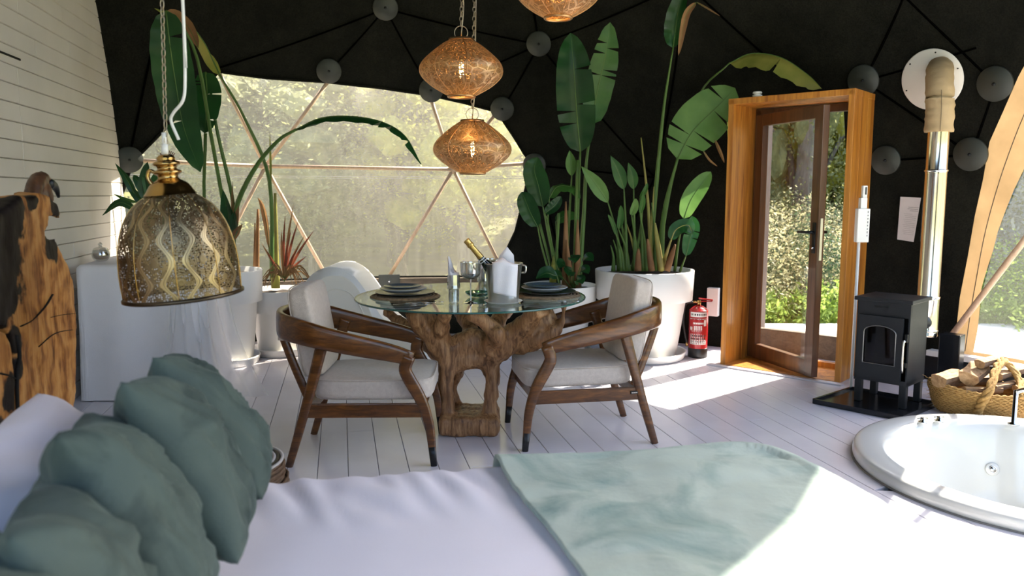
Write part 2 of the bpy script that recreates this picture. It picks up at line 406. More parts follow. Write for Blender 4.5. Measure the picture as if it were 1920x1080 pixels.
# ---- side window
w2 = struct(thing('window_2', '', '', dome(85, .22))); del w2['label'], w2['category']
mk('film_pane', skin(WIN2C, [], .03, 3, .3), M_pvc2, w2, True)
WIN2B = [(94+(a-94)*1.02, 2.2+(z-2.2)*1.03) for a, z in WIN2]
b_ = skin(WIN2B, [WIN2C], .02, 2.2, .2, sag=lambda t, z: .015*math.sin(z*9+t*.4)); mk('hem_band', b_, M_hem, w2, True)
b_ = bmesh.new(); st_ = [(57.0, .24), (57.4, .66), (58.3, 1.15), (60.2, 1.63), (63, 2.05), (69.2, 2.7)]
sweep(b_, [dome(a, z, .004) for a, z in bez([V((a, z, 0)) for a, z in st_], 20) for a, z in [(a, z)]] if False else [dome(v.x, v.y, -.0) for v in bez([V((a, z, 0)) for a, z in st_], 24)], (.003, .003), n=4); mk('stitching', b_, M_sill, w2)
def strut2(a, b, r=.021): return strut(w2, a, b, r, None, -.05)
strut2((55.9, .33), (67.5, 1.65)); strut2((67.5, 1.65), (84, .24)); strut2((67.5, 1.65), (72, 2.9)); strut2((67.5, 1.65), (96, 1.7)); strut2((96, 1.7), (84, .24)); strut2((96, 1.7), (108, .24)); strut2((96, 1.7), (88, 3.2)); strut2((72, 2.9), (88, 3.2)); strut2((88, 3.2), (98, 4.25)); strut2((96, 1.7), (124, 2.0))
b_ = bmesh.new(); sweep(b_, [dome(t, .20, -.04) for t in range(54, 134, 2)], (.045, .022), n=4, sq=8); mk('sill', b_, M_white, w2)
b_ = bmesh.new(); sweep(b_, [dome(t, .09, -.05) for t in range(50, 134, 2)], (.02, .088), n=4, sq=8); mk('kneewall', b_, M_black, w2)
# ---- rear window behind the camera
w3 = struct(thing('window_3', '', '', dome(190, .4))); del w3['label'], w3['category']
mk('film_pane', skin(WIN3, [], .03, 4, .3), M_pvc2, w3, True)

# ---- left wall: horizontal boards
wl = struct(mk('wall_left', box(bmesh.new(), (0, 0, 0), (.01, .01, .01)), M_gap)); wl.data = bpy.data.meshes.new('wall_left')
b_ = bmesh.new()
prof = [(-chord(.1)+.1, 0)]+[(-chord(z)+.1, z) for z in [k*.25 for k in range(1, 19)]]+[(chord(z)-.005, z) for z in [k*.25 for k in range(18, 0, -1)]]+[(chord(.1)-.005, 0)]
A = [b_.verts.new(WFOOT+WD*s-WN*.022+V((0, 0, z))) for s, z in prof]; Bv = [b_.verts.new(WFOOT+WD*s-WN*.08+V((0, 0, z))) for s, z in prof]
b_.faces.new(A); b_.faces.new(Bv[::-1])
for i in range(len(A)): b_.faces.new((A[i], A[(i+1) % len(A)], Bv[(i+1) % len(A)], Bv[i]))
me = bpy.data.meshes.new('wall_left'); bmesh.ops.recalc_face_normals(b_, faces=b_.faces); b_.to_mesh(me); b_.free(); me.materials.append(M_wgap); wl.data = me
PHh = .103
for k in range(42):
    z0, z1 = k*PHh+.0015, (k+1)*PHh-.0015
    sM = (on_plane(41, 250, WP, WN)-WFOOT).dot(WD)
    brk = [-chord(z0)+.15, sM if 1.35 < z0 < 2.0 else random.uniform(.2, 3.2), None]
    for a0, a1, l0, l1 in ((brk[0], brk[1]-.0015, 0, 0), (brk[1]+.0015, chord(z0), 0, chord(z1)-chord(z0))):
        bm = bmesh.new(); pr = random.uniform(-.0015, .0015); e = .0035
        def q(s, z, d): return WFOOT+WD*s+WN*d+V((0, 0, z))
        f = [bm.verts.new(q(a0+e, z0+e, pr)), bm.verts.new(q(a1-e, z0+e, pr)), bm.verts.new(q(a1-e+l1, z1-e, pr)), bm.verts.new(q(a0+e, z1-e, pr))]
        g = [bm.verts.new(q(a0, z0, -.006)), bm.verts.new(q(a1, z0, -.006)), bm.verts.new(q(a1+l1, z1, -.006)), bm.verts.new(q(a0, z1, -.006))]
        h = [bm.verts.new(q(a0, z0, -.0215)), bm.verts.new(q(a1, z0, -.0215)), bm.verts.new(q(a1+l1, z1, -.0215)), bm.verts.new(q(a0, z1, -.0215))]
        bm.faces.new(f); bm.faces.new(h[::-1])
        for i in range(4):
            j = (i+1) % 4; bm.faces.new((g[i], g[j], f[j], f[i])); bm.faces.new((h[i], h[j], g[j], g[i]))
        mk('plank', bm, M_wall, wl)
p = on_plane(8, 101, WP, WN); p2 = on_plane(37, 112, WP, WN)
bm = bmesh.new(); sweep(bm, [p-WD*.25, p2+WN*.002], (.004, .006), n=4, sq=6); mk('slot', bm, M_black, wl)

# ---- floor: painted boards running the same way
fl = struct(mk('floor', box(bmesh.new(), (0, 0, -.2), (.01, .01, .01)), M_gap))
bm = bmesh.new(); lathe(bm, [(4.6, -.035), (4.6, -.06)], (DC.x, DC.y, 0), 80)
TUB = V((2.58, 3.62, 0)); TR = .84
ring0 = [V((DC.x+4.62*math.cos(a*PI/40), DC.y+4.62*math.sin(a*PI/40))) for a in range(80)]
ring1 = [V((TUB.x+.79*math.cos(a*PI/24), TUB.y+.79*math.sin(a*PI/24))) for a in range(48)]
bm.free(); bm = bmesh.new()
r = delaunay_2d_cdt(ring0+ring1, [(i, (i+1) % 80) for i in range(80)]+[(80+i, 80+(i+1) % 48) for i in range(48)], [], 0, 1e-5)
vv = [bm.verts.new((p.x, p.y, -.026)) for p in r[0]]
for f in r[2]:
    c = sum((r[0][i] for i in f), V((0, 0)))/3
    if (c-TUB.xy).length > .785: bm.faces.new([vv[i] for i in f])
me = bpy.data.meshes.new('floor'); bm.to_mesh(me); bm.free(); me.materials.append(M_gap); fl.data = me
PW = .1475
off0 = V((-.802, 3.653, 0)).dot(WN)
def span(u, c, R):
    d = u - c.dot(WN)
    if abs(d) >= R: return None
    h = math.sqrt(R*R-d*d); m_ = c.dot(WD); return (m_-h, m_+h)
def plank(u0, u1, A0, B0):     # A0, B0: (start at u0, start at u1), (end at u0, end at u1)
    bm = bmesh.new(); g = .0013; e = .002; u0 += g; u1 -= g
    def q(u, s, z): return WN*u+WD*s+V((0, 0, z))
    cs = [(u0, A0[0]+g), (u1, A0[1]+g), (u1, B0[1]-g), (u0, B0[0]-g)]
    ins = [(u0+e, A0[0]+g+e), (u1-e, A0[1]+g+e), (u1-e, B0[1]-g-e), (u0+e, B0[0]-g-e)]
    f = [bm.verts.new(q(u, s, 0)) for u, s in ins]; h = [bm.verts.new(q(u, s, -.0022)) for u, s in cs]; l = [bm.verts.new(q(u, s, -.024)) for u, s in cs]
    bm.faces.new(f); bm.faces.new(l[::-1])
    for i in range(4):
        j = (i+1) % 4; bm.faces.new((h[i], h[j], f[j], f[i])); bm.faces.new((l[i], l[j], h[j], h[i]))
    mk('plank', bm, M_floor, fl)
for k in range(-24, 34):
    u0 = off0+k*PW; u1 = u0+PW; a = span(u0, DC, 4.5); b = span(u1, DC, 4.5)
    if not a or not b or u1 < (WP.dot(WN)-.1): continue
    t0 = span(u0, TUB, .79); t1 = span(u1, TUB, .79)
    lo = (a[0], b[0]); hi = (a[1], b[1])
    if t0 or t1:
        mtub = TUB.dot(WD); t0 = t0 or (mtub, mtub); t1 = t1 or (mtub, mtub)
        runs = [(lo, (t0[0], t1[0])), ((t0[1], t1[1]), hi)]
    else: runs = [(lo, hi)]
    for s0, s1 in runs:
        cuts = [c for c in (2.2+(k*1.37) % 2.0, 4.4+(k*.83) % 1.9) if max(s0)+.3 < c < min(s1)-.3]
        prev = s0
        for c in cuts: plank(u0, u1, prev, (c, c)); prev = (c, c)
        plank(u0, u1, prev, s1)

# ---------------------------------------------------------------- door
DO = V((1.655, 6.034, 0)); DU = V((.753, -.658, 0)).normalized(); DN = V((.658, .753, 0)).normalized(); UZ = V((0, 0, 1))
DRt = basis(DU, DN, UZ)
def dp(u, n, z): return DO+DU*u+DN*n+V((0, 0, z))
dr = struct(thing('door_1', '', '', tuple(dp(.46, 0, 0)), math.atan2(DU.y, DU.x))); del dr['label'], dr['category']
DW = .927
for k in range(3):
    n0 = .073+k*.147
    for u in (.021, DW-.021):
        bm = bmesh.new(); box(bm, dp(u, n0, 1.035), (.042, .145, 2.06), DRt, .003); mk('jamb_board', bm, M_orange, dr)
    bm = bmesh.new(); box(bm, dp(DW/2, n0, 2.052), (DW+.004, .145, .044), DRt, .003); mk('head_board', bm, M_orange, dr)
    bm = bmesh.new(); box(bm, dp(DW/2, n0, .008), (DW-.086, .145, .014), DRt, .002); mk('threshold_board', bm, M_orange, dr)
bm = bmesh.new(); box(bm, dp(DW/2-.03, -.035, .006), (DW+.12, .055, .012), DRt, .003); mk('threshold_strip', bm, M_floor, dr)
bm = bmesh.new(); box(bm, dp(.066, .425, 1.02), (.045, .05, 2.0), DRt, .003); box(bm, dp(DW-.066, .425, 1.02), (.045, .05, 2.0), DRt, .003); box(bm, dp(DW/2, .425, 1.995), (DW-.09, .05, .06), DRt, .003)
mk('inner_frame', bm, M_dkwood, dr)
bm = bmesh.new(); box(bm, dp(DW/2, .425, .035), (DW-.1, .05, .045), DRt, .003); mk('sill_board', bm, M_orange, dr)
HG = dp(.075, .40, 0); LD = V((.286, -.958, 0)).normalized(); LN = V((LD.y, -LD.x, 0)); LRt = basis(LD, UZ.cross(LD), UZ)
def lp(a, z, o=0): return HG+LD*a+UZ.cross(LD)*o+V((0, 0, z))
bm = bmesh.new(); LW = .80
box(bm, lp(.045, 1.0), (.09, .055, 1.95), LRt, .006); box(bm, lp(LW-.045, 1.0), (.09, .055, 1.95), LRt, .006)
box(bm, lp(LW/2, .085), (LW-.17, .055, .12), LRt, .006); box(bm, lp(LW/2, 1.93), (LW-.17, .055, .09), LRt, .006)
leaf_ = mk('door_leaf', bm, M_dkwood, dr)
bm = bmesh.new(); box(bm, lp(LW/2, 1.02), (LW-.17, .012, 1.76), LRt); mk('glass_pane', bm, M_glass, leaf_)
bm = bmesh.new(); box(bm, lp(LW-.04, 1.04, .03), (.035, .006, .22), LRt, .002); box(bm, lp(LW-.04, 1.04, -.03), (.035, .006, .22), LRt, .002)
for s in (1, -1):
    tube(bm, [lp(LW-.04, 1.08, .03*s), lp(LW-.04, 1.08, .075*s)], .011, 10)
    tube(bm, [lp(LW-.035, 1.08, .07*s), lp(LW-.10, 1.08, .075*s), lp(LW-.165, 1.078, .07*s)], .010, 10)
mk('handle', bm, M_black, leaf_, True)
bm = bmesh.new(); tube(bm, [lp(LW-.04, .97, .028), lp(LW-.04, .97, .045)], .010, 12); tube(bm, [lp(LW-.04, .97, -.028), lp(LW-.04, .97, -.045)], .010, 12); mk('lock_cylinder', bm, M_chrome, leaf_, True)
bm = bmesh.new(); box(bm, lp(LW+.001, 1.03), (.003, .02, .3), LRt); mk('strike_plate', bm, M_steel, leaf_)
for z in (.28, 1.0, 1.75):
    bm = bmesh.new(); tube(bm, [lp(-.004, z-.05, .03), lp(-.004, z+.05, .03)], .009, 10); mk('hinge', bm, M_black, leaf_, True)
# smoke alarm on the door head
s_ = thing('smoke_alarm', 'small round white smoke alarm on top of the orange door frame', 'alarm', dp(.20, .06, 2.074))
bm = bmesh.new(); lathe(bm, [(0, .0), (.034, .0), (.036, .012), (.036, .016), (.0, .016)], dp(.20, .06, 2.075), 24); mk('base', bm, M_white, s_, True)
bm = bmesh.new(); lathe(bm, [(.024, .0165), (.024, .026), (.034, .026), (.034, .036), (.028, .042), (0, .044)], dp(.20, .06, 2.075), 24); mk('cover', bm, M_white, s_, True)

# ---------------------------------------------------------------- outdoors
M_deck = wood('weathered_deck_wood', [(.3, (.42, .40, .37)), (.7, (.68, .66, .62))], 1, (.1, 1, 1), .8)
dk = struct(mk('trim_1', box(bmesh.new(), (5.5, 6.2, -.13), (.12, 4.6, .10)), M_deck)); dk.name = 'trim_1'
for k in range(50):
    y = 1.6+k*.135
    if y > 8.25: break
    t = (y-DC.y)/4.68; x0 = DC.x+4.68*math.sqrt(1-t*t) if abs(t) < 1 else DC.x+.6
    if y > 7.0: x0 = max(x0, .2)
    x1 = 5.3 if y < 7.3 else 5.6
    bm = bmesh.new(); box(bm, ((x0+x1)/2, y, -.05+random.uniform(-.002, .002)), (x1-x0, .127, .024), None, .003); mk('deck_board', bm, M_deck, dk)
bm = bmesh.new(); box(bm, (2.66, 6.44, -.028), (.75, .42, .018), Rz(-.72), .006)
M_matd = mat('coir', (.20, .15, .11), .95, c2=(.10, .08, .06), ns=60, bs=.8, bsc=120)
tag(mk('doormat', bm, M_matd), 'flat brown doormat on the deck just outside the door', 'mat')
bm = bmesh.new(); box(bm, (2.46, 7.62, 1.35), (.10, .10, 2.8), None, .006); M_post = wood('taupe_post', [(.3, (.20, .14, .12)), (.7, (.34, .26, .22))], 2)
pst = tag(mk('deck_post', bm, M_post), 'square taupe wooden post standing outside behind the door glass', 'post')
# hillside
def ground_h(x, y):
    r = math.hypot(x, y); a = math.degrees(math.atan2(x, y)); f = max(0, min(1, (r-13)/70)); f = f*f*(3-2*f)
    side = max(.12, min(1, (115-abs(a))/50))
    return -.65+f*27*side+noise.noise(V((x*.12, y*.12, 0)))*.5*min(1, max(0, (r-7)/8))+noise.noise(V((x*.05, y*.05, 3)))*2.0*f
bm = bmesh.new(); rs = [0, 4.0, 6, 7.5, 9, 11, 13, 16, 20, 25, 31, 38, 47, 58, 72, 90]; rings = []
for r in rs: rings.append([bm.verts.new((r*math.sin(a*PI/48), r*math.cos(a*PI/48), ground_h(r*math.sin(a*PI/48), r*math.cos(a*PI/48)))) for a in range(96)] if r else None)
for i in range(1, len(rs)-1):
    for k in range(96): bm.faces.new((rings[i][k], rings[i][(k+1) % 96], rings[i+1][(k+1) % 96], rings[i+1][k]))
M_ground = mat('hillside_grass', (.34, .36, .12), .95, c2=(.20, .19, .09), ns=1.2, bs=.6, bsc=6)
struct(mk('ground', bm, M_ground, None, True))
L_g = [leafmat('foliage_yellow', (.68, .64, .12), (.42, .42, .08), .5, .6, 9), leafmat('foliage_olive', (.44, .43, .18), (.20, .22, .09), .5, .6, 9),
       leafmat('foliage_pale', (.66, .60, .36), (.42, .38, .20), .5, .6, 9), leafmat('foliage_dark', (.10, .16, .08), (.05, .09, .045), .35, .6, 9),
       leafmat('foliage_green', (.42, .52, .13), (.22, .32, .06), .5, .6, 9), leafmat('foliage_grey', (.42, .42, .36), (.26, .27, .22), .4, .6, 9)]
M_bark = mat('grey_bark', (.24, .20, .16), .95, c2=(.11, .09, .07), ns=8, stretch=(3, 3, .6), bs=.8, bsc=12)
def foliage(n, rx, ry, rz, size, clumps, sp=.32, seed=0, core=False):
    rd = random.Random(seed); vs = []; fs = []; cs = []
    while len(cs) < clumps:
        p = V((rd.uniform(-1, 1), rd.uniform(-1, 1), rd.uniform(-1, 1)))
        if .35 < p.length < 1: cs.append(p)
    for i in range(n):
        c = rd.choice(cs); p = c+V((rd.gauss(0, 1), rd.gauss(0, 1), rd.gauss(0, 1)))*sp*.5
        p = V((p.x*rx, p.y*ry, p.z*rz)); a = V((rd.gauss(0, 1), rd.gauss(0, 1), rd.gauss(0, .7))).normalized(); b = a.cross(V((rd.gauss(0, 1), rd.gauss(0, 1), rd.gauss(0, 1)))).normalized()
        s = size*rd.uniform(.6, 1.4); k = len(vs); vs += [p-a*s, p+b*s*.42, p+a*s, p-b*s*.42]; fs.append((k, k+1, k+2, k+3))
    if core:
        ib = bmesh.new(); bmesh.ops.create_icosphere(ib, subdivisions=2, radius=1); ic = [v.co.copy() for v in ib.verts]; fc = [[v.index for v in f.verts] for f in ib.faces]; ib.free()
        for c in cs:
            k = len(vs); r_ = sp*rd.uniform(.38, .62)
            vs += [V(((c.x+v.x*r_*w_)*rx*.92, (c.y+v.y*r_*w_)*ry*.92, (c.z+v.z*r_*w_)*rz*.92)) for v in ic for w_ in [1+.6*noise.noise(v*2.8+c*5)]]
            fs += [[k+q for q in f] for f in fc]
    me = bpy.data.meshes.new('foliage'); me.from_pydata([tuple(v) for v in vs], [], fs); return me
def tree_branches(bm, p, d, L, r, lev, rd):
    q = p+d*L; m_ = (p+q)/2+V((rd.gauss(0, 1), rd.gauss(0, 1), 0))*L*.05
    sweep(bm, [p, m_, q], [r, r*.8, r*.6], n=5)
    if lev:
        for _ in range(3):
            nd = (d+V((rd.gauss(0, .42), rd.gauss(0, .42), rd.gauss(.12, .2)))).normalized(); tree_branches(bm, lerp(m_, q, rd.random()), nd, L*rd.uniform(.6, .8), r*.55, lev-1, rd)
FB = [foliage(15000, 1, 1, .8, .022, 90, .34, s) for s in range(3)]           # fine leaved bush, unit radius
FF = [foliage(13000, 1, 1, 1, .020, 44, .40, s+9, True) for s in range(3)]           # coarse crown, unit radius
FS = [foliage(900, 1, 1, .5, .09, 18, .4, s+20) for s in range(2)]
for L_ in (FB, FF, FS):
    for m_ in L_: m_.materials.append(L_g[0])
def setmat(o, m): o.material_slots[0].link = 'OBJECT'; o.material_slots[0].material = m
def bush(x, y, r, h, mi, lab, grp=None, pool=FB, name='bush', dz=0):
    z = ground_h(x, y); o = ob(name, pool[random.randrange(len(pool))]); o.location = (x, y, z+h*.45+dz); o.scale = (r, r, h*.62); o.rotation_euler = (0, 0, random.uniform(0, 6.28)); setmat(o, L_g[mi])
    return tag(o, lab, 'bush', grp)
for x, y, r, h, mi, lab in [
    (2.6, 9.9, 1.15, 1.9, 2, 'pale cream flowering bush seen through the glass of the open door leaf'),
    (3.5, 9.7, .8, 1.65, 3, 'dark green bush seen in the gap between door leaf and right door post'),
    (4.3, 10.2, 1.0, 1.9, 2, 'sunlit pale bush just right of the dark one beyond the doorway'),
    (1.9, 11.0, 1.1, 1.8, 5, 'greyish bush at the left edge of the door view'),
    (3.3, 11.6, 1.3, 2.1, 1, 'olive bush rising behind the pale bush beyond the door'),
    (5.6, 9.2, 1.0, 1.5, 4, 'bright green bush beyond the deck seen low in the side window'),
    (6.6, 8.2, 1.0, 1.6, 4, 'second bright green bush right of the first outside the side window'),
    (7.4, 10.2, 1.6, 3.2, 5, 'tall grey leaved bush standing high in the side window'),
    (8.6, 7.4, 1.5, 3.0, 5, 'grey green bush at the far right of the side window'),
    (6.2, 12.2, 1.8, 3.4, 1, 'olive bush behind the others beyond the side window')]:
    bush(x, y, r, h, mi, lab)
for x, y in [(2.75, 8.75), (3.25, 8.7), (3.7, 8.75), (4.2, 8.8), (4.7, 8.7), (5.2, 8.7), (5.6, 8.0), (5.9, 7.3), (6.0, 6.6), (6.3, 5.8), (6.9, 7.2), (7.3, 6.4)]:
    w_ = 'seen low through the doorway' if x < 4.5 else ('at the corner beyond the side window' if y > 7.8 else 'seen low in the side window')
    bush(x, y, .36, .8, 4, 'low bright green plant along the deck edge '+w_, 'low green plants '+w_, FS, 'low_plant', .30)
def tree(x, y, h, cr, mi, lab, grp=None, bare=False, seed=0):
    z = ground_h(x, y); rd = random.Random(seed); t = thing('tree', lab, 'tree', (x, y, z), 0, grp)
    bm = bmesh.new(); tree_branches(bm, V((x, y, z-.1)), V((rd.gauss(0, .06), 0, 1)).normalized(), h*.5, .055*h**.7 if not bare else .09, 3, rd); mk('trunk', bm, M_bark, t, True)
    for k in range(1 if bare else 2):
        o = ob('crown', FF[rd.randrange(3)], t, True); o.location = (rd.uniform(-.3, .3)*cr, rd.uniform(-.3, .3)*cr, h*(.68+.12*k)); o.scale = (cr, cr, h*.36); setmat(o, L_g[mi])
    return t
tree(4.35, 12.4, 5.5, .8, 1, 'thick grey trunked tree seen through the upper door glass', bare=True, seed=3)
tree(3.2, 13.0, 5.0, .9, 0, 'thin dark branched tree left of the thick trunk beyond the door', bare=True, seed=5)
tree(5.3, 13.2, 5.0, .9, 0, 'thin tree above the gap right of the door leaf', bare=True, seed=8)
bm = bmesh.new(); zz = ground_h(4.6, 12.0)
sweep(bm, [(4.62, 12.0, zz), (4.55, 12.0, 1.6), (4.66, 12.0, 3.6), (4.5, 12.1, 5.5)], [.24, .20, .17, .12], n=10)
bm = blob(bm, .05, 2, .03, 3); tag(mk('old_tree', bm, M_bark, None, True), 'broad fissured grey trunk behind the top of the door glass', 'tree trunk')
hz_ = [(-3.2, 12.5, 3.4, 1.7, 1), (-.9, 12.0, 3.5, 1.6, 0), (.6, 13.5, 4.5, 1.5, 2), (-5.4, 13.5, 4.0, 1.8, 2), (-2.2, 15.5, 5.0, 2.2, 5), (1.9, 16.0, 4.8, 2.0, 1), (-7.0, 16, 5.5, 2.3, 5), (-4.6, 17, 5, 2.3, 1)]
labs = ['greyish olive tree left of centre outside the big window', 'bright yellow tree in the middle of the big window below its horizontal strut', 'pale thin tree right of centre outside the big window', 'pale tree low at the left of the big window',
        'hazy grey tree behind the yellow one outside the big window', 'olive tree at the right edge of the big window', 'grey tree at the far left of the big window', 'olive tree behind the pale one at the left of the big window']
for i, (x, y, h, cr, mi) in enumerate(hz_): tree(x, y, h, cr, mi, labs[i], seed=20+i)
rd = random.Random(5); PT = [tree(-4, 30, 6.5, 2.6, 0, 'tree on the wooded hillside seen through the windows', 'trees on the hillside', seed=60)]
for k in range(92):
    for _ in range(30):
        a = math.radians(rd.uniform(-42, 52)); r = rd.choice([19, 23, 28, 34, 41, 50, 60])*rd.uniform(.92, 1.08); x, y = r*math.sin(a), r*math.cos(a)
        if all((o.location.xy-V((x, y))).length > 3.0+r*.045 for o in PT): break
    else: continue
    c = copy_tree(PT[0]); c.location = (x, y, ground_h(x, y)); c.rotation_euler.z = rd.uniform(0, 6.28); s = rd.uniform(.75, 1.35)*(.75+r/80); c.scale = (s*1.1, s*1.1, s)
    PT.append(c); mi = rd.choice([0, 1, 2, 5, 5, 1, 2, 3])
    lb_ = ['yellow', 'olive', 'pale cream', 'dark green', '', 'hazy grey'][mi]+' tree '+('low' if r < 32 else 'high')+' on the hillside '+('left of centre' if a < -.3 else 'in the middle' if a < .15 else 'beyond the door' if a < .48 else 'at the right')
    c['label'] = lb_; c['group'] = lb_+' group'
    for ch in c.children:
        if ch.name.startswith('crown'): setmat(ch, L_g[mi])
        ch.matrix_parent_inverse = Matrix.Translation(V((-(-4), -30, -ground_h(-4, 30)))) if ch.name.startswith('trunk') else Matrix()

# ================================================================ FURNITURE
M_teak = wood('teak_root', [(.30, (.045, .018, .007)), (.42, (.19, .085, .032)), (.55, (.38, .19, .08)), (.72, (.58, .35, .17))], 1.5, (2.4, 2.4, .22), .5, bs=.35, fine=30)
M_chair = wood('walnut', [(.3, (.035, .011, .003)), (.5, (.115, .040, .008)), (.75, (.28, .105, .021))], 1.6, (.35, 1.8, 1.8), .30, coat=.3)
M_tip = mat('dark_leg_tip', (.012, .011, .011), .35)
M_fab = mat('oatmeal_fabric', (.66, .565, .485), .95, c2=(.58, .49, .42), ns=60, bs=.5, bsc=260, sheen=.3)
M_tglass = glassy('green_table_glass', (.80, .90, .87), 0, gloss=1.0)
M_edge = mat('glass_edge', (.02, .10, .085), .1, spec=.8)
# ---- root table
TX, TY = -.235, 4.37
t = thing('dining_table', 'round glass topped dining table on a carved pale brown root base', 'table', (TX, TY, 0))
bm = bmesh.new()
def tb(pts, rs): sweep(bm, bez([at(*p) for p in pts], 14), [lerp(rs[min(int(i*(len(rs)-1)/14), len(rs)-2)], rs[min(int(i*(len(rs)-1)/14), len(rs)-2)+1], (i*(len(rs)-1)/14) % 1) for i in range(len(bez([at(*p) for p in pts], 14)))], n=10)
box(bm, (-.245, 4.36, .055), (.34, .34, .115), None, .03)
tb([(843, 800, 4.28), (838, 750, 4.28), (836, 710, 4.28), (838, 675, 4.28), (818, 635, 4.27), (795, 605, 4.26), (775, 580, 4.2)], [.046, .036, .040, .075, .080, .062, .045])
tb([(918, 800, 4.28), (920, 750, 4.28), (924, 710, 4.28), (925, 672, 4.28), (955, 640, 4.27), (1000, 610, 4.26), (1040, 588, 4.25)], [.046, .036, .040, .075, .075, .058, .030])
tb([(842, 684, 4.30), (885, 672, 4.30), (922, 684, 4.30)], [.05, .065, .05])
tb([(846, 660, 4.30), (885, 640, 4.30), (925, 655, 4.30)], [.07, .075, .07])
tb([(852, 790, 4.50), (850, 720, 4.50), (860, 660, 4.45), (885, 620, 4.55), (860, 580, 4.66)], [.036, .034, .065, .05, .04])
tb([(912, 790, 4.50), (925, 720, 4.50), (915, 660, 4.45), (935, 600, 4.6), (955, 578, 4.7)], [.036, .034, .065, .05, .04])
tb([(905, 660, 4.30), (930, 630, 4.16), (912, 606, 4.10), (880, 585, 4.06)], [.05, .055, .04, .04])
tb([(928, 652, 4.14), (934, 636, 4.08), (930, 616, 4.08)], [.018, .035, .04])
tb([(930, 660, 4.28), (968, 622, 4.22), (996, 595, 4.16), (1014, 578, 4.12)], [.07, .06, .052, .05])
tb([(836, 668, 4.4), (785, 625, 4.52), (740, 596, 4.62), (722, 582, 4.66)], [.07, .045, .035, .03])
tb([(965, 648, 4.3), (1020, 632, 4.22), (1050, 608, 4.18), (1057, 585, 4.16), (1056, 565, 4.16)], [.06, .055, .04, .018, .012])
tb([(815, 640, 4.28), (828, 612, 4.2), (835, 584, 4.1)], [.06, .045, .035])
bm = blob(bm, .012, 2, .012, 9)
for v in bm.verts:
    v.co.z = min(.768, max(0, v.co.z))
    g = noise.noise(V((v.co.x*26, v.co.y*26, v.co.z*3))); v.co += v.normal*g*.006
    v.co.z = min(.768, max(0, v.co.z))
mk('root_base', bm, M_teak, t, True)
bm = bmesh.new(); lathe(bm, [(0, .0), (.648, 0), (.648, .010), (0, .010)], (TX, TY, .7695), 96); gt = mk('glass_top', bm, M_tglass, t)
bm = bmesh.new(); lathe(bm, [(.6485, .0), (.652, .002), (.652, .008), (.6485, .010)], (TX, TY, .7695), 96); mk('glass_edge', bm, M_edge, gt, True)
TT = .7798
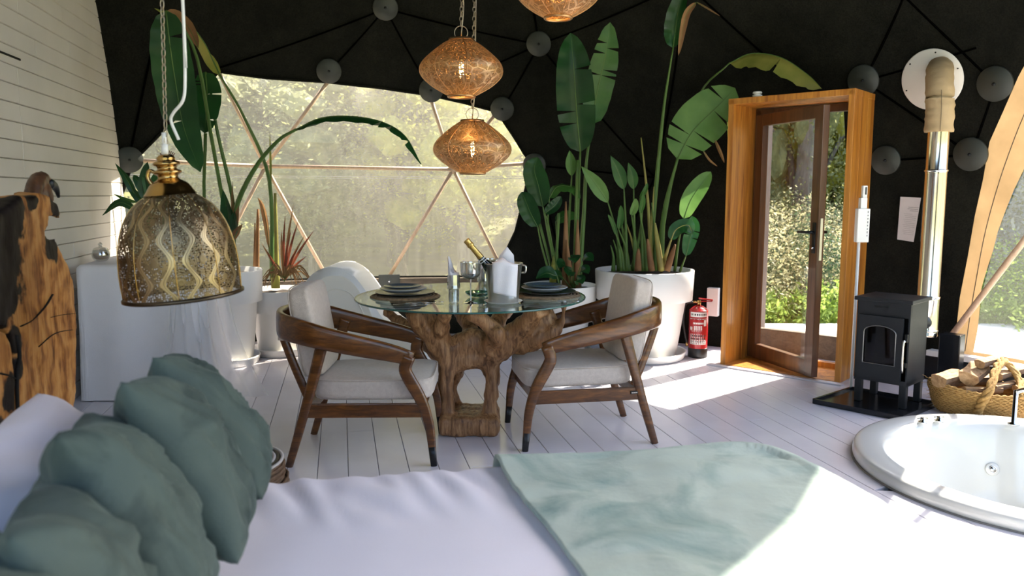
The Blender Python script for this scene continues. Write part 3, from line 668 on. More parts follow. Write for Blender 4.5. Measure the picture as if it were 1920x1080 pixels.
# ---- armchairs
def make_chair(name, label, loc, rz):
    t = thing(name, label, 'armchair', loc, rz, 'armchairs at the glass table')
    def part(n, bm, m, sm=False, par=None): return mk(n, bm, m, par or t, sm, True)
    w = .265
    # arm rail, one bent band round the back
    half = [(.262, -.262, .545), (.15, -.268, .578), (0, -.275, .612), (-.17, -.277, .652), (-.28, -.262, .68), (-.37, -.21, .695), (-.425, -.11, .70), (-.44, 0, .702)]
    pts = bez(half+[(x, -y, z) for x, y, z in half[-2::-1]], 42); n = len(pts)
    sz = [(.016+.004*math.sin(PI*i/(n-1)), lerp(.034, .068, math.sin(PI*i/(n-1))**.8)) for i in range(n)]
    bm = bmesh.new(); sweep(bm, pts, sz, n=12, sq=4); part('arm_rail', bm, M_chair, True)
    for s in (-1, 1):
        y = w*s
        bm = bmesh.new(); fp = bez([(.36, y, .0), (.352, y, .10), (.338, y, .22), (.30, y, .34), (.238, y, .455), (.225, y, .50), (.245, y, .56)], 24)
        m_ = len(fp); sweep(bm, fp, [(.014+.005*min(1, i/12), .015+.017*min(1, i/14)) for i in range(m_)], n=10, sq=4, up=V((1, 0, .2)))
        lg = part('leg', bm, M_chair, True)
        bm = bmesh.new(); sweep(bm, [(.361, y, 0), (.352, y, .10)], [(.0152, .0163), (.0166, .0195)], n=10, sq=4, up=V((1, 0, .2))); part('leg_tip', bm, M_tip, True, lg)
        bm = bmesh.new(); rp = bez([(-.362, y*1.0, 0), (-.30, y, .2), (-.235, y, .42), (-.185, y, .60), (-.165, y, .66)], 18); m_ = len(rp)
        sweep(bm, rp, [(.016+.004*i/m_, .019+.016*i/m_) for i in range(m_)], n=10, sq=4, up=V((1, 0, .2))); part('leg', bm, M_chair, True)
        bm = bmesh.new(); box(bm, (.015, y*.985, .285), (.60, .024, .07), None, .004); ap = part('side_apron', bm, M_chair)
        if s == 1 and 'right' in name: pass
        bm = bmesh.new(); sweep(bm, bez([(-.418, s*.115, .655), (-.36, s*.13, .5), (-.262, s*.15, .262)], 8), (.011, .021), n=8, sq=4, up=V((1, 0, .3))); br = part('back_brace', bm, M_chair, True)
        bm = bmesh.new(); box(bm, (-.418, s*.115, .628), (.03, .034, .028), None, .003); part('bracket', bm, M_steel, False, br)
    bm = bmesh.new(); box(bm, (.30, 0, .285), (.024, .5, .06), None, .004); part('front_apron', bm, M_chair)
    bm = bmesh.new(); box(bm, (-.265, 0, .285), (.024, .5, .06), None, .004); part('rear_apron', bm, M_chair)
    # cushions
    def cush(n, c, s, R, bulge):
        bm = bmesh.new(); bmesh.ops.create_cube(bm, size=2); bmesh.ops.subdivide_edges(bm, edges=bm.edges, cuts=13, use_grid_fill=True)
        for v in bm.verts:
            p = v.co.copy(); q = V([math.copysign(abs(a)**.9, a) for a in p]); k = (abs(p.x)**8+abs(p.y)**8+abs(p.z)**8)**(1/8)
            p = p/k if k > 0 else p; f = 1-.035*(1-abs(p.z)**2)
            bx, by = p.x, p.y
            zz = p.z*(1-bulge*(max(abs(bx), abs(by))**3)); w_ = noise.noise(V((p.x*3, p.y*3, p.z*3+c[0]*9)))*.012
            v.co = V(c)+R @ V((bx*s[0]/2*(1+w_), by*s[1]/2*(1+w_), zz*s[2]/2*(1+w_*2)))
        cu = part(n, bm, M_fab, True)
        bm = bmesh.new(); ring = [V(c)+R @ V((math.copysign(abs(math.cos(a))**.32, math.cos(a))*s[0]/2*1.0, math.copysign(abs(math.sin(a))**.32, math.sin(a))*s[1]/2*1.0, s[2]*.40)) for a in [2*PI*k/48 for k in range(49)]]
        sweep(bm, ring, (.003, .003), n=5, cap=False); part('piping', bm, M_fab, True, cu)
    cush('seat_cushion', (.055, 0, .383), (.60, .49, .125), Matrix.Identity(3), .10)
    th = math.radians(9); Rb = basis(V((-math.sin(th), 0, math.cos(th))), V((0, 1, 0)), V((-math.cos(th), 0, -math.sin(th))))
    cush('back_cushion', (-.275, 0, .665), (.46, .43, .125), Rb, .14)
    return t
lc = make_chair('armchair', 'walnut armchair left of the glass table, its arm rail dark in shade', (-.757, 4.0, 0), .02)
rc = make_chair('armchair', 'walnut armchair right of the glass table, sunlit orange arm and maker plate on its apron', (.376, 4.29, 0), math.radians(-169.6))
bm = bmesh.new(); box(bm, (-.235, .278, .293), (.045, .006, .017), None, .003); pl = mk('maker_plate', bm, M_tip, rc, False, True)
bm = bmesh.new()
for k in range(5): box(bm, (-.235+(k-2)*.0065, .2815, .293), (.0035, .001, .006))
pl2 = mk('lettering', bm, M_steel, pl, False, True)
# ---- tableware
M_mat = mat('woven_seagrass', (.30, .22, .13), .9, c2=(.14, .095, .055), ns=50, bs=.7, bsc=90)
M_plate1 = mat('charcoal_glaze', (.022, .030, .036), .25); M_plate2 = mat('grey_glaze', (.42, .45, .50), .3); M_plate3 = mat('navy_glaze', (.05, .08, .11), .25)
def placemat(x, y, lab):
    t = thing('placemat', lab, 'placemat', (x, y, TT), 0, 'round woven placemats'); z = TT
    bm = bmesh.new(); lathe(bm, [(0, 0), (.195, 0), (.197, .004), (.19, .007), (0, .007)], (x, y, z), 48); mk('base', bm, M_mat, t)
    bm = bmesh.new()
    for k in range(1, 10):
        r = .02*k; sweep(bm, [V((x+r*math.cos(a*PI/20), y+r*math.sin(a*PI/20), z+.008)) for a in range(41)], (.009, .0035), n=6, cap=False)
    mk('coil', bm, M_mat, t, True)
placemat(-.60, 4.31, 'round woven placemat under the left stack of plates')
placemat(.195, 4.36, 'round woven placemat under the right stack of plates')
def plate(x, y, z, r, m, lab, grp, deep=.016):
    bm = bmesh.new(); lathe(bm, smooth_prof([(0, .004), (r*.6, .004), (r*.72, .006), (r*.97, deep), (r, deep+.001), (r*.99, deep-.003), (r*.72, .001), (r*.6, 0), (0, 0)], 24), (x, y, z), 48)
    return tag(mk('plate', bm, m, None, True), lab, 'plate', grp)
for x, y, side in ((-.60, 4.31, 'left'), (.195, 4.36, 'right')):
    z = TT+.0125
    plate(x, y, z, .165, M_plate1, f'wide charcoal plate at the bottom of the {side} stack', 'charcoal bottom plates')
    plate(x-.01, y, z+.017, .13, M_plate2, f'grey rimmed plate in the middle of the {side} stack', 'grey middle plates', .02)
    plate(x-.015, y, z+.036, .105, M_plate3, f'small dark plate on top of the {side} stack', 'dark top plates', .014)
M_cglass = glassy('clear_glass', (.93, .95, .95), 0, gloss=2.2)
M_linen = mat('white_linen', (.80, .78, .82), .9, c2=(.74, .72, .77), ns=10, bs=.2, bsc=200)
def tumbler(x, y, lab):
    t = thing('tumbler', lab, 'glass', (x, y, TT), 0, 'faceted tumblers'); bm = bmesh.new()
    pr = [(0, 0), (.024, 0), (.025, .005), (.027, .07), (.036, .078), (.034, .095), (.033, .15), (.0315, .15), (.0315, .092), (.024, .076), (.021, .015), (0, .013)]
    lathe(bm, pr, (x, y, TT), 20)
    mk('glass_body', bm, M_cglass, t)
    bm = bmesh.new()
    for k in range(10):
        a = k*PI/5; sweep(bm, [(x+.0255*math.cos(a), y+.0255*math.sin(a), TT+.006), (x+.0275*math.cos(a), y+.0275*math.sin(a), TT+.068)], (.003, .002), n=5)
    mk('facets', bm, M_cglass, t)
def napkin(x, y, z, h, lab):
    bm = bmesh.new(); N = 16
    for k in range(2):
        A = []
        for i in range(N+1):
            a = 2*PI*i/N+.6; tip = math.cos(a-2.6); r0 = .018-.003*k; r1 = .031-.004*k
            A.append((bm.verts.new((x+r0*math.cos(a), y+r0*math.sin(a), z)), bm.verts.new((x+r1*math.cos(a)*.95, y+r1*math.sin(a)*.95, z+h*.45)), bm.verts.new((x-.012+r1*.6*math.cos(a), y+r1*.6*math.sin(a), z+h*(.62+.38*tip)))))
        for i in range(N):
            for j in range(2): bm.faces.new((A[i][j], A[i+1][j], A[i+1][j+1], A[i][j+1]))
    return tag(mk('napkin', bm, M_linen, None, True), lab, 'napkin')
tumbler(-.308, 4.06, 'faceted clear tumbler holding a rolled white napkin in front'); napkin(-.308, 4.06, TT+.088, .16, 'rolled pointed white napkin standing in the front tumbler')
tumbler(-.165, 4.42, 'faceted clear tumbler standing behind the stemmed glass'); napkin(-.165, 4.42, TT+.088, .13, 'rolled white napkin in the rear tumbler beside the bucket')
def coupe(x, y, lab):
    t = thing('coupe_glass', lab, 'glass', (x, y, TT), 0, 'stemmed glasses'); c = (x, y, TT); bm = bmesh.new()
    lathe(bm, smooth_prof([(0, .125), (.03, .130), (.05, .150), (.055, .21), (.0535, .21), (.049, .153), (.028, .134), (0, .130)], 28), c, 28); mk('bowl', bm, M_cglass, t, True)
    bm = bmesh.new(); lathe(bm, smooth_prof([(0, .127), (.03, .1325), (.046, .148), (.044, .150), (.02, .140), (0, .138)], 20), c, 28); mk('silver_cup', bm, M_chrome, t, True)
    bm = bmesh.new(); lathe(bm, smooth_prof([(.005, .128), (.0035, .10), (.0035, .03), (.006, .010), (.034, .002), (.036, 0), (0, 0)], 20), c, 24); mk('stem', bm, M_chrome, t, True)
coupe(-.218, 4.05, 'stemmed glass with silvery bowl just left of the ice bucket')
coupe(-.11, 4.26, 'stemmed glass partly hidden behind the left side of the ice bucket')
M_teal = glassy('teal_glass', (.35, .62, .56), 0, gloss=2)
bm = bmesh.new(); lathe(bm, smooth_prof([(0, .004), (.04, .004), (.06, .012), (.075, .028), (.073, .029), (.056, .016), (.04, .009), (0, .009)], 20), (-.19, 4.30, TT), 32)
tag(mk('glass_bowl', bm, M_teal, None, True), 'shallow green glass bowl behind the stemmed glass', 'bowl')
for (x, y, a, nm, lb) in ((-.46, 4.045, .10, 'fork', 'silver fork lying on the glass in front of the left placemat'), (-.52, 3.99, .14, 'knife', 'silver knife nearest the front rim of the glass top at left'), (.26, 4.10, -.3, 'fork', 'thin fork in front of the right placemat')):
    bm = bmesh.new(); R = Rz(a); c = V((x, y, TT+.002))
    sweep(bm, [c+R @ V(p) for p in ((-.10, 0, .001), (-.02, 0, .003), (.03, 0, .001))], [(.006, .0015), (.003, .0015), (.004, .0015)], n=6)
    if nm == 'fork':
        sweep(bm, [c+R @ V(p) for p in ((.03, 0, .001), (.05, 0, .001), (.06, 0, .003))], [(.004, .0012), (.011, .0012), (.011, .0012)], n=6)
        for k in range(4): sweep(bm, [c+R @ V((.058, (k-1.5)*.0055, .003)), c+R @ V((.10, (k-1.5)*.0055, .004))], (.0014, .001), n=4)
    else: sweep(bm, [c+R @ V(p) for p in ((.03, 0, .001), (.06, .002, .001), (.10, .006, .001))], [(.006, .001), (.009, .001), (.002, .0008)], n=6)
    tag(mk(nm, bm, M_chrome, None, True), lb, nm)
# ice bucket
BX, BY = -.046, 4.06; c = (BX, BY, TT)
bm = bmesh.new(); lathe(bm, smooth_prof([(0, .003), (.07, .003), (.098, .012), (.100, .012), (.07, 0), (0, 0)], 20), c, 40); tag(mk('saucer_plate', bm, M_white, None, True), 'white plate under the ice bucket', 'plate')
t = thing('ice_bucket', 'polished steel ice bucket on a white plate', 'bucket', (BX, BY, TT+.006))
bm = bmesh.new(); lathe(bm, [(0, .006), (.078, .006), (.080, .010), (.098, .205), (.104, .207), (.106, .211), (.102, .214), (.096, .209), (.077, .014), (0, .012)], c, 48); mk('bucket_body', bm, M_steel, t, True)
bm = bmesh.new(); sweep(bm, bez([V(c)+V((.100, 0, .20)), V(c)+V((.118, -.01, .195)), V(c)+V((.116, -.01, .165)), V(c)+V((.096, 0, .16))], 12), (.005, .005), n=8); mk('handle', bm, M_steel, t, True)
# bottle lying in the bucket
M_bot = mat('dark_green_glass', (.006, .012, .008), .06, spec=.8, coat=.5); M_foil = mat('gold_foil', (.72, .50, .16), .3, .9, ns=60, bs=.5, bsc=70, c2=(.55, .36, .10)); M_lab = mat('label_black', (.02, .02, .022), .5)
tip = at(874, 450, 4.02); low = V((BX+.03, BY+.01, TT+.06)); ax = (tip-low).normalized(); Lb = (tip-low).length; q = ax.to_track_quat('Z', 'Y').to_matrix()
t = thing('champagne_bottle', 'dark bottle with gold foil neck leaning in the ice bucket', 'bottle', low)
bm = bmesh.new(); lathe(bm, smooth_prof([(0, .0), (.030, 0), (.036, .01), (.036, Lb-.235), (.030, Lb-.19), (.017, Lb-.13), (.0135, Lb-.07), (.0135, Lb-.01), (0, Lb-.008)], 40), low, 28, tilt=q); mk('bottle_glass', bm, M_bot, t, True)
bm = bmesh.new(); lathe(bm, smooth_prof([(.0178, Lb-.120), (.0165, Lb-.10), (.0155, Lb-.07), (.0152, Lb-.045), (.0185, Lb-.04), (.0185, Lb-.03), (.0165, Lb-.026), (.0175, Lb-.008), (.015, Lb), (0, Lb+.001)], 40), low, 28, tilt=q); mk('gold_foil', bm, M_foil, t, True)
bm = bmesh.new(); lathe(bm, [(.0195, Lb-.132), (.0185, Lb-.127)], low, 28, tilt=q); lathe(bm, [(.0225, Lb-.145), (.0215, Lb-.141)], low, 28, tilt=q); mk('neck_label', bm, M_white, t, True)
# folded cloth over the bucket
bm = bmesh.new(); nu, nv = 16, 22; G = []
for i in range(nu+1):
    row = []
    for j in range(nv+1):
        u = i/nu; v = j/nv; a = math.radians(lerp(-118, -48, u)); L_ = lerp(.225, .255, u)
        s = v*(L_)-.07
        if s < 0: p = V((BX+(.104+s*.85)*math.cos(a), BY+(.104+s*.85)*math.sin(a), TT+.222-s*.10+.012*math.sin(u*5)))
        else:
            r = .113-s*.05+.004*math.sin(u*9+v*2); p = V((BX+r*math.cos(a), BY+r*math.sin(a), TT+.222-s))
        row.append(bm.verts.new(p))
    G.append(row)
for i in range(nu):
    for j in range(nv): bm.faces.new((G[i][j], G[i+1][j], G[i+1][j+1], G[i][j+1]))
nap = mk('bucket_cloth', bm, M_linen, None, True); md = nap.modifiers.new('s', 'SOLIDIFY'); md.thickness = .003; md.offset = 1
tag(nap, 'white cloth folded over the front of the ice bucket', 'cloth')
bm = bmesh.new(); p = V((BX+.01, BY+.05, TT+.19)); vs = [bm.verts.new(p+V(q_)) for q_ in ((-.05, 0, 0), (.05, .01, 0), (.045, .0, .06), (.01, -.01, .105), (-.03, 0, .06))]; bm.faces.new(vs)
bmesh.ops.subdivide_edges(bm, edges=bm.edges, cuts=2); nap = mk('bucket_cloth_corner', bm, M_linen, None, True); nap.modifiers.new('s', 'SOLIDIFY').thickness = .003
nap.name = 'cloth_corner'; tag(nap, 'pointed white napkin corner sticking up behind the bottle in the bucket', 'napkin')

# ================================================================ HANGING LAMPS
M_lant = perf('pierced_gold', (.52, .35, .19), (.26, .165, .085), 150, .36, .45, metal=.85, tl=.06)
M_bell = perf('pierced_antique_brass', (.44, .33, .18), (.20, .145, .08), 160, .45, .34, arch=8, metal=.9)
M_brass = mat('polished_brass', (.55, .36, .14), .18, 1.0, c2=(.45, .28, .10))
M_copper = mat('copper_rim', (.60, .34, .15), .3, .9)
M_bulb = emit('bulb_filament', (1, .72, .35), 40); M_bulbglass = glassy('amber_glass', (1, .85, .6), 0, gloss=1)
M_chain = mat('aged_chain', (.45, .38, .28), .35, .9)
def chain(par, p, q, link=.030, r=.0022, w=.008):
    """interlocking oval links between two points"""
    bm = bmesh.new(); d = q-p; n = max(1, int(d.length/(link*.78))); d.normalize(); s1 = d.cross(V((.3, 1, .2))).normalized(); s2 = d.cross(s1)
    for k in range(n):
        c_ = lerp(p, q, (k+.5)/n); s = s1 if k % 2 else s2
        sweep(bm, [c_+d*(math.cos(a)*link/2)+s*(math.sin(a)*w) for a in [2*PI*i/10 for i in range(11)]], r, n=4, cap=False, up=s.cross(d))
    return mk('chain', bm, M_chain, par, True)
def lantern(c, top, lab, R=.208):
    c = V(c); t = thing('lantern', lab, 'lamp', c, 0, 'pierced gold lanterns')
    pr = smooth_prof([(.062, .128), (.10, .105), (.155, .062), (.195, .022), (.208, -.012), (.198, -.045), (.155, -.085), (.10, -.118), (.066, -.135)], 32)
    bm = bmesh.new(); lathe(bm, [(a*R/.208, b*1.02) for a, b in pr], c, 64, uv=True); mk('lamp_shade', bm, M_lant, t, True, recalc=False)
    bm = bmesh.new()
    for k in range(8):
        a = k*PI/4+.2; sweep(bm, [c+V((r*1.003*math.cos(a), r*1.003*math.sin(a), z*1.02)) for r, z in pr], (.0022, .0022), n=4)
    mk('rib', bm, M_copper, t, True)
    bm = bmesh.new(); lathe(bm, [(.062, -.136), (.070, -.134), (.072, -.142), (.068, -.147), (.060, -.145), (.062, -.136)], c, 40); mk('bottom_ring', bm, M_copper, t, True)
    bm = bmesh.new(); lathe(bm, [(.064, .130), (.056, .128), (.054, .138), (.062, .140), (.064, .130)], c, 40); mk('top_ring', bm, M_copper, t, True)
    bm = bmesh.new(); lathe(bm, smooth_prof([(0, -.055), (.012, -.05), (.017, -.03), (.017, .01), (.012, .035), (.008, .04)], 16), c, 16); b_ = mk('bulb', bm, M_bulbglass, t, True)
    bm = bmesh.new()
    for k in range(4):
        a = k*PI/2; sweep(bm, [c+V((.006*math.cos(a), .006*math.sin(a), -.045)), c+V((.007*math.cos(a), .007*math.sin(a), .02))], .0042, n=5)
    mk('filament', bm, M_bulb, b_, True)
    bm = bmesh.new(); tube(bm, [c+V((0, 0, .035)), c+V((0, 0, .075))], .012, 10); tube(bm, [c+V((0, 0, .07)), c+V((0, 0, .15))], .003, 6); mk('socket', bm, M_brass, t, True)
    bm = bmesh.new(); sweep(bm, [c+V((.033*math.cos(a), 0, .168+.033*math.sin(a))) for a in [2*PI*i/20 for i in range(21)]], .0022, n=6, cap=False, up=V((0, 1, 0))); mk('hanging_ring', bm, M_chain, t, True)
    top = V(top); chain(t, c+V((0, 0, .20)), top)
    bm = bmesh.new(); tube(bm, bez([c+V((0, 0, .15)), c+V((.014, .0, .30)), c+V((.02, 0, .6)), top], 14), .0028, 6); mk('cord', bm, M_chain, t, True)
    ld = bpy.data.lights.new('bulb_light', 'POINT'); ld.energy = .45; ld.color = (1, .62, .28); ld.shadow_soft_size = .02; lo = bpy.data.objects.new('bulb_light', ld); COL.objects.link(lo); lo.location = c+V((0, 0, -.075))
HK = V((-.15, 4.2, 5.3))
lantern((-.252, 3.95, 1.976), (-.16, 4.1, 5.28), 'upper pierced gold lantern in the middle with lit bulb')
lantern((-.21, 4.17, 1.602), (-.12, 4.2, 5.28), 'lowest pierced gold lantern, against the big window')
lantern((.228, 3.95, 2.355), (.0, 4.1, 5.28), 'highest pierced gold lantern cut off by the top of the frame')
bm = bmesh.new(); lathe(bm, [(0, 0), (.10, 0), (.10, -.02), (0, -.025)], (-.1, 4.15, 5.30), 24); tag(mk('ceiling_mount', bm, M_brass, None, True), 'round brass ceiling mount the three lantern chains hang from', 'ceiling mount')
# big pierced bell pendant
BS = .88
c = V((-1.025, 2.4, 1.035)); tl = Matrix.Rotation(math.radians(-4), 3, 'Y') @ Matrix.Rotation(math.radians(2), 3, 'X') @ Matrix.Diagonal((BS, BS, BS*1.0))
t = thing('bell_pendant', 'large bell shaped pierced antique brass pendant with polished brass cap', 'lamp', c)
bp = smooth_prof([(.195, .012), (.198, .08), (.192, .17), (.172, .25), (.135, .315), (.085, .355), (.06, .362)], 40)
bm = bmesh.new(); lathe(bm, bp, c, 96, uv=True, tilt=tl); mk('lamp_shade', bm, M_bell, t, True, recalc=False)
bm = bmesh.new()
for k in range(9):
    a = 2*PI*k/9+.15; sweep(bm, [c+tl @ V((r*1.004*math.cos(a), r*1.004*math.sin(a), z)) for r, z in bp], (.0014, .0014), n=4)
mk('seam_rib', bm, M_brass, t, True)
bm = bmesh.new(); lathe(bm, [(.196, .012), (.203, .008), (.203, .0), (.196, -.003), (.192, .004), (.196, .012)], c, 72, tilt=tl); mk('bottom_rim', bm, mat('dark_bronze', (.10, .075, .05), .35, .9), t, True)
bm = bmesh.new(); lathe(bm, smooth_prof([(.088, .358), (.080, .368), (.062, .395), (.036, .412), (.034, .425), (.045, .432), (.045, .440), (.032, .446), (.034, .456), (.044, .462), (.042, .470), (.030, .476), (.030, .485), (.020, .495), (0, .497)], 60), c, 48, tilt=tl); mk('brass_cap', bm, M_brass, t, True)
bm = bmesh.new(); sweep(bm, bez([c+tl @ V((-.034, 0, .43)), c+tl @ V((-.060, 0, .445)), c+tl @ V((-.070, 0, .42)), c+tl @ V((-.055, 0, .39))], 12), .006, n=8); mk('cap_handle', bm, M_brass, t, True)
ctop = c+tl @ V((0, 0, .497)); bm = bmesh.new(); tube(bm, [ctop, ctop+V((0, 0, .03))], .010, 8); tube(bm, [ctop+V((0, 0, .03)), ctop+V((0, 0, .065))], .007, 8); mk('cord_grip', bm, M_white, t, True)
chain(t, ctop+V((.004, 0, .03)), V((-.98, 2.42, 4.75)), .030, .0017, .006)
bm = bmesh.new(); p0 = at(335, 262, 2.4)
tube(bm, bez([p0, at(321, 228, 2.4), at(325, 212, 2.39), at(343, 188, 2.38), at(347, 150, 2.38), at(345, 60, 2.38), at(341, -30, 2.38), V((-.98, 2.40, 4.75))], 40), .0045, 8); mk('cable', bm, M_white, t, True)
bm = bmesh.new(); lathe(bm, [(0, 0), (.05, 0), (.05, -.03), (0, -.035)], (-.98, 2.41, 4.79), 20); mk('canopy', bm, M_brass, t, True)

# ================================================================ POTS AND PLANTS
LFM = {'dark': leafmat('leaf_dark', (.020, .088, .020), (.009, .048, .013), .22, .28), 'mid': leafmat('leaf_mid', (.060, .165, .030), (.026, .095, .020), .28, .35),
       'lite': leafmat('leaf_light', (.17, .32, .08), (.10, .22, .05), .35, .4), 'yel': leafmat('leaf_yellowing', (.42, .38, .09), (.22, .27, .05), .4, .5),
       'dry': leafmat('leaf_dry', (.40, .22, .10), (.22, .11, .05), .3, .8), 'red': leafmat('leaf_red', (.30, .07, .04), (.16, .04, .02), .3, .5)}
M_stem = leafmat('stem_green', (.11, .20, .045), (.07, .14, .03), .1, .4); M_stemy = leafmat('stem_yellow', (.34, .33, .08), (.22, .18, .05), .1, .5)
def leaf(par, pts, w, kind='mid', nrm=(0, -1, .2), fold=.25, n=18, splits=0, shape='paddle', stem=None, sr=.008, seed=0, roll=0, label=None, smat=None, sr2=None, droop=0):
    """broad leaf blade along pts (midrib) with folded halves, optional tears and its own stalk"""
    rd = random.Random(seed*7+1); c = bez(pts, n); n = len(c)-1; N0 = V(nrm).normalized(); bm = bmesh.new()
    def wid(u):
        if shape == 'paddle': return w*(math.sin(PI*min(1, u*1.02+.0))**.42 if 0 < u < 1 else .02)*(1-.18*u)
        if shape == 'lance': return w*max(.02, math.sin(PI*u**.8)**.9)
        return w*max(.05, (1-u)**.7)*min(1, .3+u*6)
    rows = []; 
    sp = {s: set(rd.sample(range(3, n-2), splits)) if splits else set() for s in (1, -1)}
    fr = []
    for i in range(n+1):
        tg = (c[min(i+1, n)]-c[max(i-1, 0)]).normalized(); sd = tg.cross(N0).normalized(); nn = sd.cross(tg).normalized()
        a = roll*i/n; sd2 = sd*math.cos(a)+nn*math.sin(a); nn = nn*math.cos(a)-sd*math.sin(a); fr.append((c[i], tg, sd2, nn))
    L = sum((c[i+1]-c[i]).length for i in range(n))
    for s in (1, -1):
        def P_(i, k, sh=0):
            p, tg, sd, nn = fr[i]; ww = wid(i/n)*(k/3); rip = .05*w*math.sin(i*1.9+s)*(k/3)**2
            return p+sd*s*ww*math.cos(fold)+nn*(ww*math.sin(fold)+rip)-tg*(ww*.0-sh*L*.018*(k/3))-V((0, 0, droop*(k/3)**2*w))
        for i in range(n):
            sa = 1 if (i in sp[s]) else 0; sb = -1 if (i+1 in sp[s]) else 0
            for k in range(3):
                q = [bm.verts.new(P_(i, k, sa)), bm.verts.new(P_(i+1, k, sb)), bm.verts.new(P_(i+1, k+1, sb)), bm.verts.new(P_(i, k+1, sa))]
                bm.faces.new(q)
    bmesh.ops.remove_doubles(bm, verts=bm.verts, dist=1e-5)
    o = mk('leaf', bm, LFM[kind], par, True)
    if label: o['label'] = label
    bm = bmesh.new(); r0 = sr*.55
    sweep(bm, [p-nn*r0*.2 for p, tg, sd, nn in fr], [(lerp(r0, r0*.2, i/n),)*2 for i in range(n+1)], n=5); mk('midrib', bm, smat or M_stem, o, True)
    if stem:
        st = bez(stem+[tuple(c[0])], 16); bm = bmesh.new(); m_ = len(st)-1
        sweep(bm, st, [(lerp(sr2 or sr*1.5, sr*.6, i/m_),)*2 for i in range(m_+1)], n=7); mk('stalk', bm, smat or M_stem, o, True)
    return o
def pot(name, lab, c, r, h, saucer=True, rim=.36, cat='plant', taper=.68):
    t = thing(name, lab, cat, c); c = V(c); z0 = .03 if saucer else 0
    bm = bmesh.new(); lathe(bm, [(0, z0), (r*taper*.96, z0), (r*taper, z0+.01), (lerp(r*taper, r*.93, (1-rim)), z0+(h-z0)*(1-rim)), (r*.975, z0+(h-z0)*(1-rim)+.012), (r, h-.006), (r*.995, h), (r*.955, h), (r*.93, h-.07), (0, h-.07)], c, 56); mk('pot', bm, M_pot, t, True)
    if saucer:
        bm = bmesh.new(); lathe(bm, [(0, 0), (r*.80, 0), (r*.84, .012), (r*.87, .055), (r*.885, .062), (r*.87, .066), (r*.83, .062), (r*.80, .028), (0, .024)], c, 48); mk('saucer', bm, M_pot, t, True)
    bm = bmesh.new(); lathe(bm, [(0, h-.02), (r*.5, h-.03), (r*.93, h-.04), (r*.93, h-.05)], c, 32)
    for v in bm.verts: v.co.z += noise.noise(v.co*14)*.012
    mk('soil', bm, M_soil, t, True); return t
for m_ in ('M_pot',): pass
# A: big pot right with bird-of-paradise plants
cA = (1.095, 6.37, 0); tA = pot('potted_plant', 'huge white pot right of the table full of upright green stalks and paddle leaves', cA, .405, .735)
def A(px, py, d=6.37): return tuple(at(px, py, d))
def baseA(px, d=6.37): return A(px, 508, d)
leaf(tA, [A(1270, 298, 6.3), A(1300, 245, 6.28), A(1345, 200, 6.25), A(1378, 165, 6.2)], .215, 'lite', (-.2, -1, .1), .12, splits=3, stem=[baseA(1238), A(1245, 400, 6.35)], sr=.016, seed=2, label='wide pale green torn leaf lit by the sun beside the door frame', sr2=.030)
leaf(tA, [A(1262, 90, 6.2), A(1266, 60, 6.2), A(1272, 20, 6.15), A(1285, -25, 6.1)], .10, 'dark', (-.5, -1, 0), .5, stem=[baseA(1215), A(1232, 330, 6.4), A(1245, 200, 6.3)], sr=.010, seed=3, sr2=.024)
leaf(tA, [A(1305, 5, 6.0), A(1288, 25, 6.0), A(1280, 55, 6.0), A(1272, 104, 6.0)], .035, 'dry', (0, -1, .1), .6, stem=None, seed=4, label='dry brown curled leaf hanging from the top of the frame', sr=.008)
leaf(tA, [A(1306, 4, 6.0), A(1325, 15, 5.98), A(1350, 30, 5.95)], .008, 'dry', (0, -1, .1), .3, seed=5, sr=.006)
leaf(tA, [A(1282, 410, 6.1), A(1295, 375, 6.1), A(1315, 345, 6.1), A(1333, 322, 6.08)], .085, 'lite', (-.3, -1, .1), .25, stem=[baseA(1265), A(1272, 455, 6.2)], sr=.009, seed=6)
leaf(tA, [A(1286, 480, 6.05), A(1293, 450, 6.05), A(1300, 425, 6.05), A(1297, 405, 6.05)], .062, 'dark', (-.2, -1, 0), .2, stem=[baseA(1275)], sr=.008, seed=7, splits=2)
leaf(tA, [A(1258, 450, 6.0), A(1268, 430, 6.0), A(1290, 422, 6.0), A(1298, 438, 6.0)], .06, 'dark', (-.1, -1, .3), .2, stem=[baseA(1240), A(1250, 475, 6.05)], sr=.012, seed=8, smat=M_stemy)
for i, (x0, x1, y1, x2, y2, wd, kd) in enumerate([(1165, 1140, 380, 1090, 312, .062, 'lite'), (1175, 1170, 355, 1145, 292, .055, 'mid'), (1190, 1188, 355, 1178, 305, .045, 'mid'), (1195, 1184, 404, 1192, 372, .035, 'lite'),
        (1180, 1160, 430, 1164, 385, .03, 'mid'), (1205, 1200, 372, 1214, 343, .022, 'mid'), (1170, 1155, 440, 1140, 402, .02, 'mid'), (1212, 1200, 400, 1206, 362, .025, 'mid')]):
    leaf(tA, [A(x1, y1, 6.2), A((x1+x2)/2+2, (y1+y2)/2, 6.18), A(x2, y2, 6.15)], wd, kd, (0, -1, .2), .3, stem=[baseA(x0, 6.25), A((x0*1.4+x1*.6)/2, (505+y1)/2, 6.25)], sr=.008, seed=20+i, shape='lance' if i < 3 else 'paddle', sr2=.018)
for i, (x0, x2, y2) in enumerate([(1222, 1202, 258), (1228, 1222, 380), (1205, 1188, 440), (1195, 1175, 420), (1185, 1205, 395), (1160, 1150, 450), (1210, 1226, 350), (1175, 1160, 395), (1150, 1145, 460)]):
    bm = bmesh.new(); st = bez([baseA(x0, 6.3), A((x0+x2)/2+3, (505+y2)/2, 6.28), A(x2, y2, 6.25)], 10); sweep(bm, st, [(lerp(.02, .004, k/(len(st)-1)),)*2 for k in range(len(st))], n=7); mk('stalk', bm, M_stem if i % 3 else M_stemy, tA, True)
